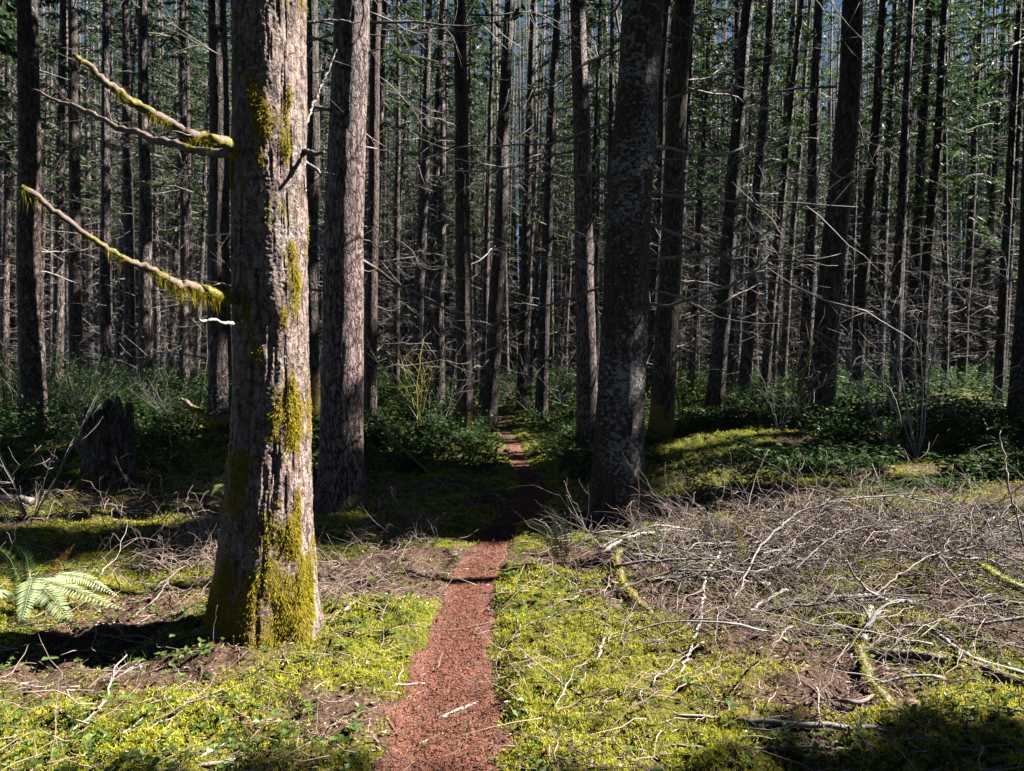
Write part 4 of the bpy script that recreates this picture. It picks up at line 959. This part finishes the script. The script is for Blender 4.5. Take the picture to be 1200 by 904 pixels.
# dead saplings and twig bushes
def sapling(px, py, d, hpx, n, label, material, name='dead_sapling', spread=.5, r=.007, mossn=0, lean=0.0, tw=6):
    x = (px - 600) / F * d; z = float(terrain(x, d)); h = hpx / F * d
    root = empty(name, (x, d, z - .02), label, 'sapling', 'bare saplings and twig bushes')
    for i in range(n):
        a = rng.random() * 6.283; dd = np.array([[math.cos(a) * spread + lean, math.sin(a) * spread, 1]])
        L = h * (.6 + .5 * rng.random()); c = curve(np.zeros((1, 3)), dd, L, 9, sag=.15 * rng.random(), wig=.12, side=.25)
        mb = MB(); tubes(mb, c, np.linspace(r, r * .35, 9)[None] * (.6 + .6 * rng.random()), 6, rough=.1)
        j = rng.integers(2, 8, tw); c2 = curve(c[0, j], unit(dd) + rng.normal(0, .7, (tw, 3)), L * (.15 + .35 * rng.random(tw)), 7, sag=.05, wig=.2, side=.25)
        tubes(mb, c2, r * .4 * np.linspace(1, .4, 7)[None] * np.ones((tw, 1)), 4)
        c3 = curve(c2[:, 3], rng.normal(0, .6, (tw, 3)) + unit(dd), L * .15, 5, wig=.2); tubes(mb, c3, np.full((tw, 5), r * .2), 3)
        mb.build('stem', material, root)
    return root
mossgold = wood_mat('golden_moss_stem', (.10, .09, .01), (.40, .34, .03), moss=.9)
sapling(935, 0, 12.5, 120, 3, 'short sapling coated in yellow moss left of the heavy black trunk', mossgold, r=.02, spread=.12)
sapling(912, 0, 12.2, 140, 9, 'dry twig bush around the yellow mossy sapling', M['pale'], 'twig_bush', .6, .006, tw=9)
sapling(1075, 0, 10.5, 250, 6, 'pale dead sapling fanning white twigs in the sun at the right', M['pale'], r=.011, spread=.18, lean=-.08, tw=12)
sapling(1050, 0, 10.8, 220, 4, 'dead sapling leaning left beside the white fanning one', M['pale'], r=.009, spread=.25, lean=-.25, tw=10)
sapling(490, 0, 15, 150, 5, 'mossy saplings standing close together left of the path', mossgold, r=.016, spread=.15)
sapling(505, 0, 13.5, 150, 6, 'tangle of thin bare stems left of the black trunk with orange moss', M['twig'], 'twig_bush', .5, .007, tw=8)
sapling(35, 0, 7.5, 190, 6, 'bare grey sapling with forked twigs at the left edge', M['twig'], r=.008, spread=.45, tw=9)
sapling(110, 0, 9.5, 190, 7, 'bare drooping sapling in front of the dark stump', M['twig'], r=.008, spread=.5, tw=9)
sapling(215, 0, 12, 130, 7, 'bare bush right of the stump below the moss draped limb', M['twig'], 'twig_bush', .7, .007, tw=8)
sapling(1180, 0, 5.4, 90, 3, 'thin pale twigs sticking up at the right edge', M['pale'], r=.006, spread=.25, lean=-.1, tw=4)
sapling(1125, 0, 13, 110, 8, 'low dry bush below the close pair of trunks', M['twig'], 'twig_bush', .8, .007, tw=8)
sapling(800, 0, 14, 150, 6, 'leaning thin stems right of the mossy brown trunk', mossgold, 'twig_bush', .35, .009, lean=.2, tw=7)
sapling(640, 0, 20, 110, 6, 'small bare bush beyond the end of the path', M['pale'], 'twig_bush', .7, .01, tw=8)
sapling(225, 0, 6.0, 75, 5, 'little bleached twigs poking up left of the big mossy tree', M['pale'], 'twig_bush', .7, .004, tw=5)

# ------------------------------------------------------------------ stump, logs and fallen branches
def stump():
    d = 9.0; x = (126 - 600) / F * d; z = float(terrain(x, d)); root = empty('tree_stump', (x, d, z), 'dark rotten stump with a jagged top in the left undergrowth', 'stump')
    zs = np.linspace(-.1, .92, 60); rad = .27 + .05 * np.exp(-np.maximum(zs, 0) / .2)
    V, Q, _ = trunk_surface(zs, np.zeros((60, 2)), rad, 90, .35, 4.4, rough=.05, vert=3)
    A = np.linspace(0, 2 * math.pi, 90, endpoint=False); top = .86 + .22 * (fbm(np.cos(A) * 5, np.sin(A) * 5, 2.0, 3) - .5) * 4.5
    V[..., 2] = np.where(V[..., 2] > .2, .2 + (V[..., 2] - .2) * ((top - .2) / .72)[None], V[..., 2])
    inner = V[-1:] * np.array([.78, .78, 1]) ; low = V[-1:] * np.array([.6, .6, 0]) + np.array([0, 0, .5]); cen = V[-1:] * np.array([.02, .02, 0]) + np.array([0, 0, .45])
    VV = np.concatenate([V, inner, low, cen]); n = 90; idx = np.arange(len(VV) * n).reshape(len(VV), n)
    Q = np.stack([idx[:-1], np.roll(idx, -1, 1)[:-1], np.roll(idx, -1, 1)[1:], idx[1:]], -1).reshape(-1, 4)
    mb = MB(); mb.add(VV.reshape(-1, 3), Q); mb.build('stump_wood', M['bark'], root)
    for a, l in ((.3, .5), (2.6, .45), (4.4, .55)):
        mb = MB(); c = curve(np.array([[math.cos(a) * .22, math.sin(a) * .22, .22]]), np.array([[math.cos(a), math.sin(a), -.55]]), l, 8, wig=.1); tubes(mb, c, np.linspace(.07, .02, 8)[None], 9, rough=.15); mb.build('root', M['mossbark'], root)
stump()

def stick(pts, r, material, label, name='fallen_branch', cat='branch', twigs=0, moss=0, sides=9, ground=True, twl=.3, wob=.006):
    """a stick lying through pixel points (px, py, height above the ground)"""
    c = np.array([G(x, y, h) for x, y, h in pts]); tot = np.linalg.norm(np.diff(c, axis=0), axis=1).sum(); K = int(np.clip(tot / .035, 7, 60)); wob = min(wob, tot * .008); t = np.linspace(0, len(pts) - 1, K)
    cc = np.stack([np.interp(t, np.arange(len(pts)), c[:, i]) for i in range(3)], -1)
    if len(pts) > 2:
        for _ in range(2): cc[1:-1] = .25 * cc[:-2] + .5 * cc[1:-1] + .25 * cc[2:]
    org = cc[0].copy(); cc = cc - org + rng.normal(0, wob, cc.shape) * np.array([1, 1, .5]); rr = np.interp(t, np.linspace(0, len(pts) - 1, len(r)), r)
    mb = MB(); tubes(mb, cc, rr * .85 * (1 + .12 * (fbm(t * 3, rr[0] * 900, 1.0, 2) - .5)), sides, rough=.10)
    if twigs:
        j = rng.integers(1, K - 1, twigs); d = unit(cc[j] - cc[j - 1]) + rng.normal(0, .65, (twigs, 3)); d[:, 2] = np.abs(d[:, 2]) * .6
        c2 = curve(cc[j], d, twl * (.3 + .8 * rng.random(twigs)), 6, sag=.25, wig=.2, side=.25)
        tubes(mb, c2, .0028 * np.linspace(1, .4, 6)[None] * np.ones((twigs, 1)), 4)
    if moss:
        root = empty(name, org, label, cat, 'fallen branches and sticks'); mb.build('branch_wood', material, root)
        j = rng.integers(0, K - 1, moss); f = rng.random((moss, 1)); q = cc[j] * (1 - f) + cc[j + 1] * f; a = rng.random(moss) * math.pi
        tg = unit(cc[j + 1] - cc[j]); sd = unit(np.cross(tg, np.array([0, 0, 1.]))); o = sd * np.cos(a)[:, None] + np.array([0, 0, 1.]) * np.sin(a)[:, None]
        keep = fbm(j * .5 + f[:, 0], 1.3, label.__len__() * .37, 2) > .30
        mb2 = MB(); strips(mb2, (q + o * rr[j][:, None] * .9)[keep], (o + rng.normal(0, .4, o.shape))[keep], .008 + .016 * rng.random(keep.sum()), .004)
        mb2.build('moss_cover', M['moss_tuft'], root, smooth=False); return root
    return mb.build(name, material, loc=org, label=label, category=cat, group='fallen branches and sticks')
S = stick
S([(692, 662, .05), (712, 642, .12), (742, 628, .18), (775, 622, .18), (806, 622, .14)], [.014, .018, .016, .012, .008], M['pale'], 'pale arched branch end right of the small upright fern', twigs=8)
S([(735, 632, .20), (722, 655, .13), (730, 685, .09), (752, 710, .06), (782, 735, .03)], [.02, .024, .024, .022, .014], M['brownwood'], 'thick bent branch with moss on its lower half right of the path', moss=1500, twigs=4)
S([(845, 648, .22), (826, 672, .16), (824, 700, .10), (818, 740, .04), (797, 792, .01)], [.011, .012, .011, .010, .007], M['pale'], 'long pale crooked stick standing out from the brush heap', twigs=3)
S([(1019, 715, .12), (1010, 740, .10), (1008, 765, .07), (1020, 800, .05), (1046, 832, .04), (1085, 875, .03), (1130, 915, .02)], [.019, .022, .022, .022, .024, .024, .02], M['brownwood'], 'thick branch crossing the others with a bleached upper end, running to the lower right corner', moss=1600)
S([(1021, 712, .125), (1015, 733, .118), (1011, 752, .10)], [.019, .024, .021], M['pale'], 'bleached barkless branch end in the middle of the right foreground')
S([(868, 742, .02), (930, 752, .05), (1010, 762, .07), (1080, 768, .07), (1140, 780, .07), (1215, 806, .06)], [.011, .015, .02, .026, .03, .028], M['brownwood'], 'long dark log lying across the right foreground to the edge', twigs=8, moss=700)
S([(1086, 735, .09), (1110, 752, .09), (1150, 778, .08), (1215, 795, .08)], [.009, .014, .018, .022], M['pale'], 'grey split branch above the long dark log at the right')
S([(1078, 772, .05), (1100, 788, .03), (1128, 806, .02)], [.012, .015, .008], M['pale'], 'short bleached stick just below the long dark log')
S([(790, 838, .03), (860, 843, .04), (930, 848, .05), (1000, 852, .05), (1060, 858, .03)], [.008, .012, .014, .014, .008], M['pale'], 'straight grey branch lying level in the lower right', twigs=9, twl=.18)
S([(932, 800, .03), (965, 812, .04), (995, 826, .05), (1040, 812, .05)], [.007, .010, .013, .008], M['brownwood'], 'short crooked stick meeting the thick crossing branch', twigs=4, twl=.15)
S([(760, 874, .02), (850, 878, .03), (960, 876, .03), (1010, 880, .02)], [.005, .009, .008, .004], M['twig'], 'thin branch in the shade along the bottom edge', twigs=5, twl=.15)
S([(716, 734, .03), (706, 757, .03), (695, 782, .01)], [.008, .010, .006], M['pale'], 'short white stick standing out on moss right of the path')
S([(513, 843, .02), (540, 831, .02), (567, 820, .015)], [.011, .010, .004], M['pale'], 'splintered pale wood piece lying on the path')
S([(490, 872, .015), (504, 866, .015), (520, 859, .012)], [.006, .005, .002], M['pale'], 'small pale splinter near the bottom of the path')
S([(412, 808, .02), (450, 804, .025), (498, 801, .02)], [.006, .008, .005], M['pale'], 'pale straight stick ending at the left edge of the path', twigs=2, twl=.1)
S([(478, 738, .015), (540, 738, .02), (584, 727, .02)], [.003, .004, .004], M['brownwood'], 'thin dark twig lying across the path')
S([(600, 833, .02), (650, 836, .03), (720, 838, .03), (790, 836, .02)], [.006, .009, .010, .005], M['brownwood'], 'dark stick from the path edge into the right moss', twigs=5, twl=.15)
S([(243, 844, .02), (270, 838, .03), (300, 833, .03)], [.008, .010, .006], M['pale'], 'pale short stick on sunlit moss in front of the big tree')
S([(283, 838, .03), (290, 850, .03), (300, 862, .02)], [.018, .02, .012], M['redwood'], 'stubby rotten red wood piece in the left foreground')
S([(185, 903, .02), (240, 896, .03), (300, 888, .03), (358, 886, .02)], [.008, .011, .010, .005], M['pale'], 'grey branch along the bottom edge at the left', twigs=5, twl=.2)
S([(225, 893, .03), (245, 882, .04), (262, 872, .03)], [.005, .008, .004], M['pale'], 'small pale stick slanting above the bottom left branch')
S([(78, 860, .02), (112, 838, .06), (130, 808, .08), (132, 784, .13), (148, 767, .18)], [.006, .007, .006, .005, .003], M['pale'], 'thin forked pale twig rising from the moss at the left', twigs=4, twl=.25)
S([(0, 862, .02), (40, 866, .02), (90, 872, .01)], [.010, .009, .005], M['brownwood'], 'dark twig in the lower left corner', twigs=3, twl=.15)
S([(400, 822, .02), (416, 836, .025), (432, 856, .02), (446, 876, .01)], [.008, .014, .013, .006], M['brownwood'], 'dark rotten branch at the left edge of the path', twigs=3, twl=.15)
S([(452, 838, .01), (458, 850, .012), (466, 862, .01)], [.007, .009, .004], M['redwood'], 'small red bark piece on the left path edge')
S([(402, 716, .02), (409, 712, .03), (419, 704, .03)], [.010, .016, .010], M['pale'], 'white wood chunk right of the big mossy tree')
S([(388, 738, .02), (394, 744, .02), (404, 752, .01)], [.008, .009, .004], M['pale'], 'small white wood piece at the foot of the big tree')
S([(872, 722, .05), (895, 705, .09), (922, 690, .12)], [.010, .012, .012], M['pale'], 'pale broken branch end in the brush left of the bleached one')
S([(826, 706, .06), (850, 706, .07), (872, 705, .06)], [.007, .009, .006], M['redwood'], 'reddish stick joining the pale crooked stick')
S([(958, 692, .09), (985, 702, .09), (1020, 716, .05)], [.009, .014, .008], M['pale'], 'stubby pale stick behind the bleached branch end')
S([(1146, 660, .18), (1165, 672, .17), (1180, 682, .16), (1215, 700, .14)], [.014, .022, .028, .03], M['pale'], 'pale mossy log end at the right edge above the brush', moss=600)
S([(860, 705, .10), (890, 640, .32), (935, 600, .46), (990, 585, .5), (1050, 580, .5), (1100, 590, .42), (1150, 612, .3)], [.007, .009, .009, .008, .007, .006, .003], M['twig'], 'long thin branch arching over the brush heap', twigs=46, twl=.6)
S([(930, 668, .2), (980, 625, .35), (1050, 610, .4), (1120, 622, .34), (1190, 660, .2)], [.006, .007, .006, .005, .003], M['twig'], 'lower arching branch inside the brush heap', twigs=40, twl=.55)
S([(1020, 700, .15), (1090, 650, .3), (1150, 640, .34), (1210, 668, .25)], [.006, .007, .006, .004], M['brush'], 'springy branch at the right end of the brush heap', twigs=40, twl=.5)
S([(700, 700, .05), (790, 668, .2), (880, 672, .2), (960, 650, .2)], [.006, .008, .007, .004], M['twig'], 'thin branch along the left part of the brush heap', twigs=30, twl=.45)
S([(1020, 690, .1), (1100, 695, .1), (1200, 708, .1)], [.010, .012, .013], M['brownwood'], 'dark level branch half buried in brush at the right', twigs=14, twl=.3)
S([(430, 482, .9), (470, 525, .5), (500, 552, .25), (535, 582, .04)], [.020, .016, .012, .006], M['moss_branch'], 'mossy dead branch slanting down towards the shaded path', twigs=8, moss=700)
S([(-15, 586, .12), (15, 584, .13), (38, 588, .1)], [.05, .055, .05], M['pale'], 'short grey log end at the left edge', 'log', 'log')
S([(150, 728, .05), (185, 700, .1), (205, 668, .2), (240, 655, .22)], [.006, .007, .006, .003], M['brownwood'], 'dark thin branch rising between fern and big tree', twigs=8, twl=.3)
S([(60, 668, .03), (130, 664, .04), (230, 660, .03)], [.008, .010, .006], M['brownwood'], 'dim level branch behind the pale fern', twigs=6, twl=.2)
S([(770, 612, .05), (840, 590, .12), (900, 576, .16)], [.007, .009, .004], M['twig'], 'thin shaded branch below the mossy bank', twigs=10, twl=.4)
S([(1200, 640, .3), (1180, 560, .75), (1172, 505, 1.05)], [.008, .007, .004], M['pale'], 'long pale twig slanting up at the right edge', twigs=4, twl=.3)
# mossy fallen log on the bank
S([(770, 556, .05), (820, 540, .12), (870, 532, .16), (925, 530, .12)], [.05, .08, .09, .06], mossgold, 'bright green mossy log lying on the bank behind the lichen spotted trunk', 'mossy_log', 'log', moss=4200, wob=.02)
# many middling sticks, each its own
def random_stick(i, x, y, where):
    n = 1; L = .18 + .4 * rng.random(); c, R = twigs_on_ground(1, np.array([x]), np.array([y]), L, L + .01, .012, .0038, rise=.03, K=8)
    org = c[0, 0].copy(); mb = MB(); tubes(mb, c - org, R * 1.1, 7, rough=.15)
    k = 3; c2 = curve(c[0, [2, 4, 5]] - org, unit(c[0, [3, 5, 6]] - c[0, [2, 4, 5]]) + rng.normal(0, .5, (3, 3)) * np.array([1, 1, .3]), L * .3, 5, sag=.1, wig=.2); tubes(mb, c2, np.full((3, 5), .002), 4)
    mb.build('fallen_stick', (M['brush'], M['twig'], M['brownwood'], M['pale'])[i % 4], loc=org, label='small dead stick, one of many scattered ' + where, category='stick', group='small sticks scattered ' + where)
i = 0
while i < 60:
    y = 2.9 + 3.6 * rng.random(); x = .1 + (.68 * y) * rng.random()
    random_stick(i, x, y, 'right of the path'); i += 1
i = 0
while i < 34:
    y = 2.9 + 3.8 * rng.random(); x = -.75 - (.68 * y - .8) * rng.random()
    if (x + 1.4) ** 2 + (y - 4.35) ** 2 < .2: continue
    random_stick(i, x, y, 'left of the path'); i += 1
print('tris', sum(len(o.data.polygons) for o in scene.objects if o.type == 'MESH'), 'objects', len(scene.objects), 'far', nfar)
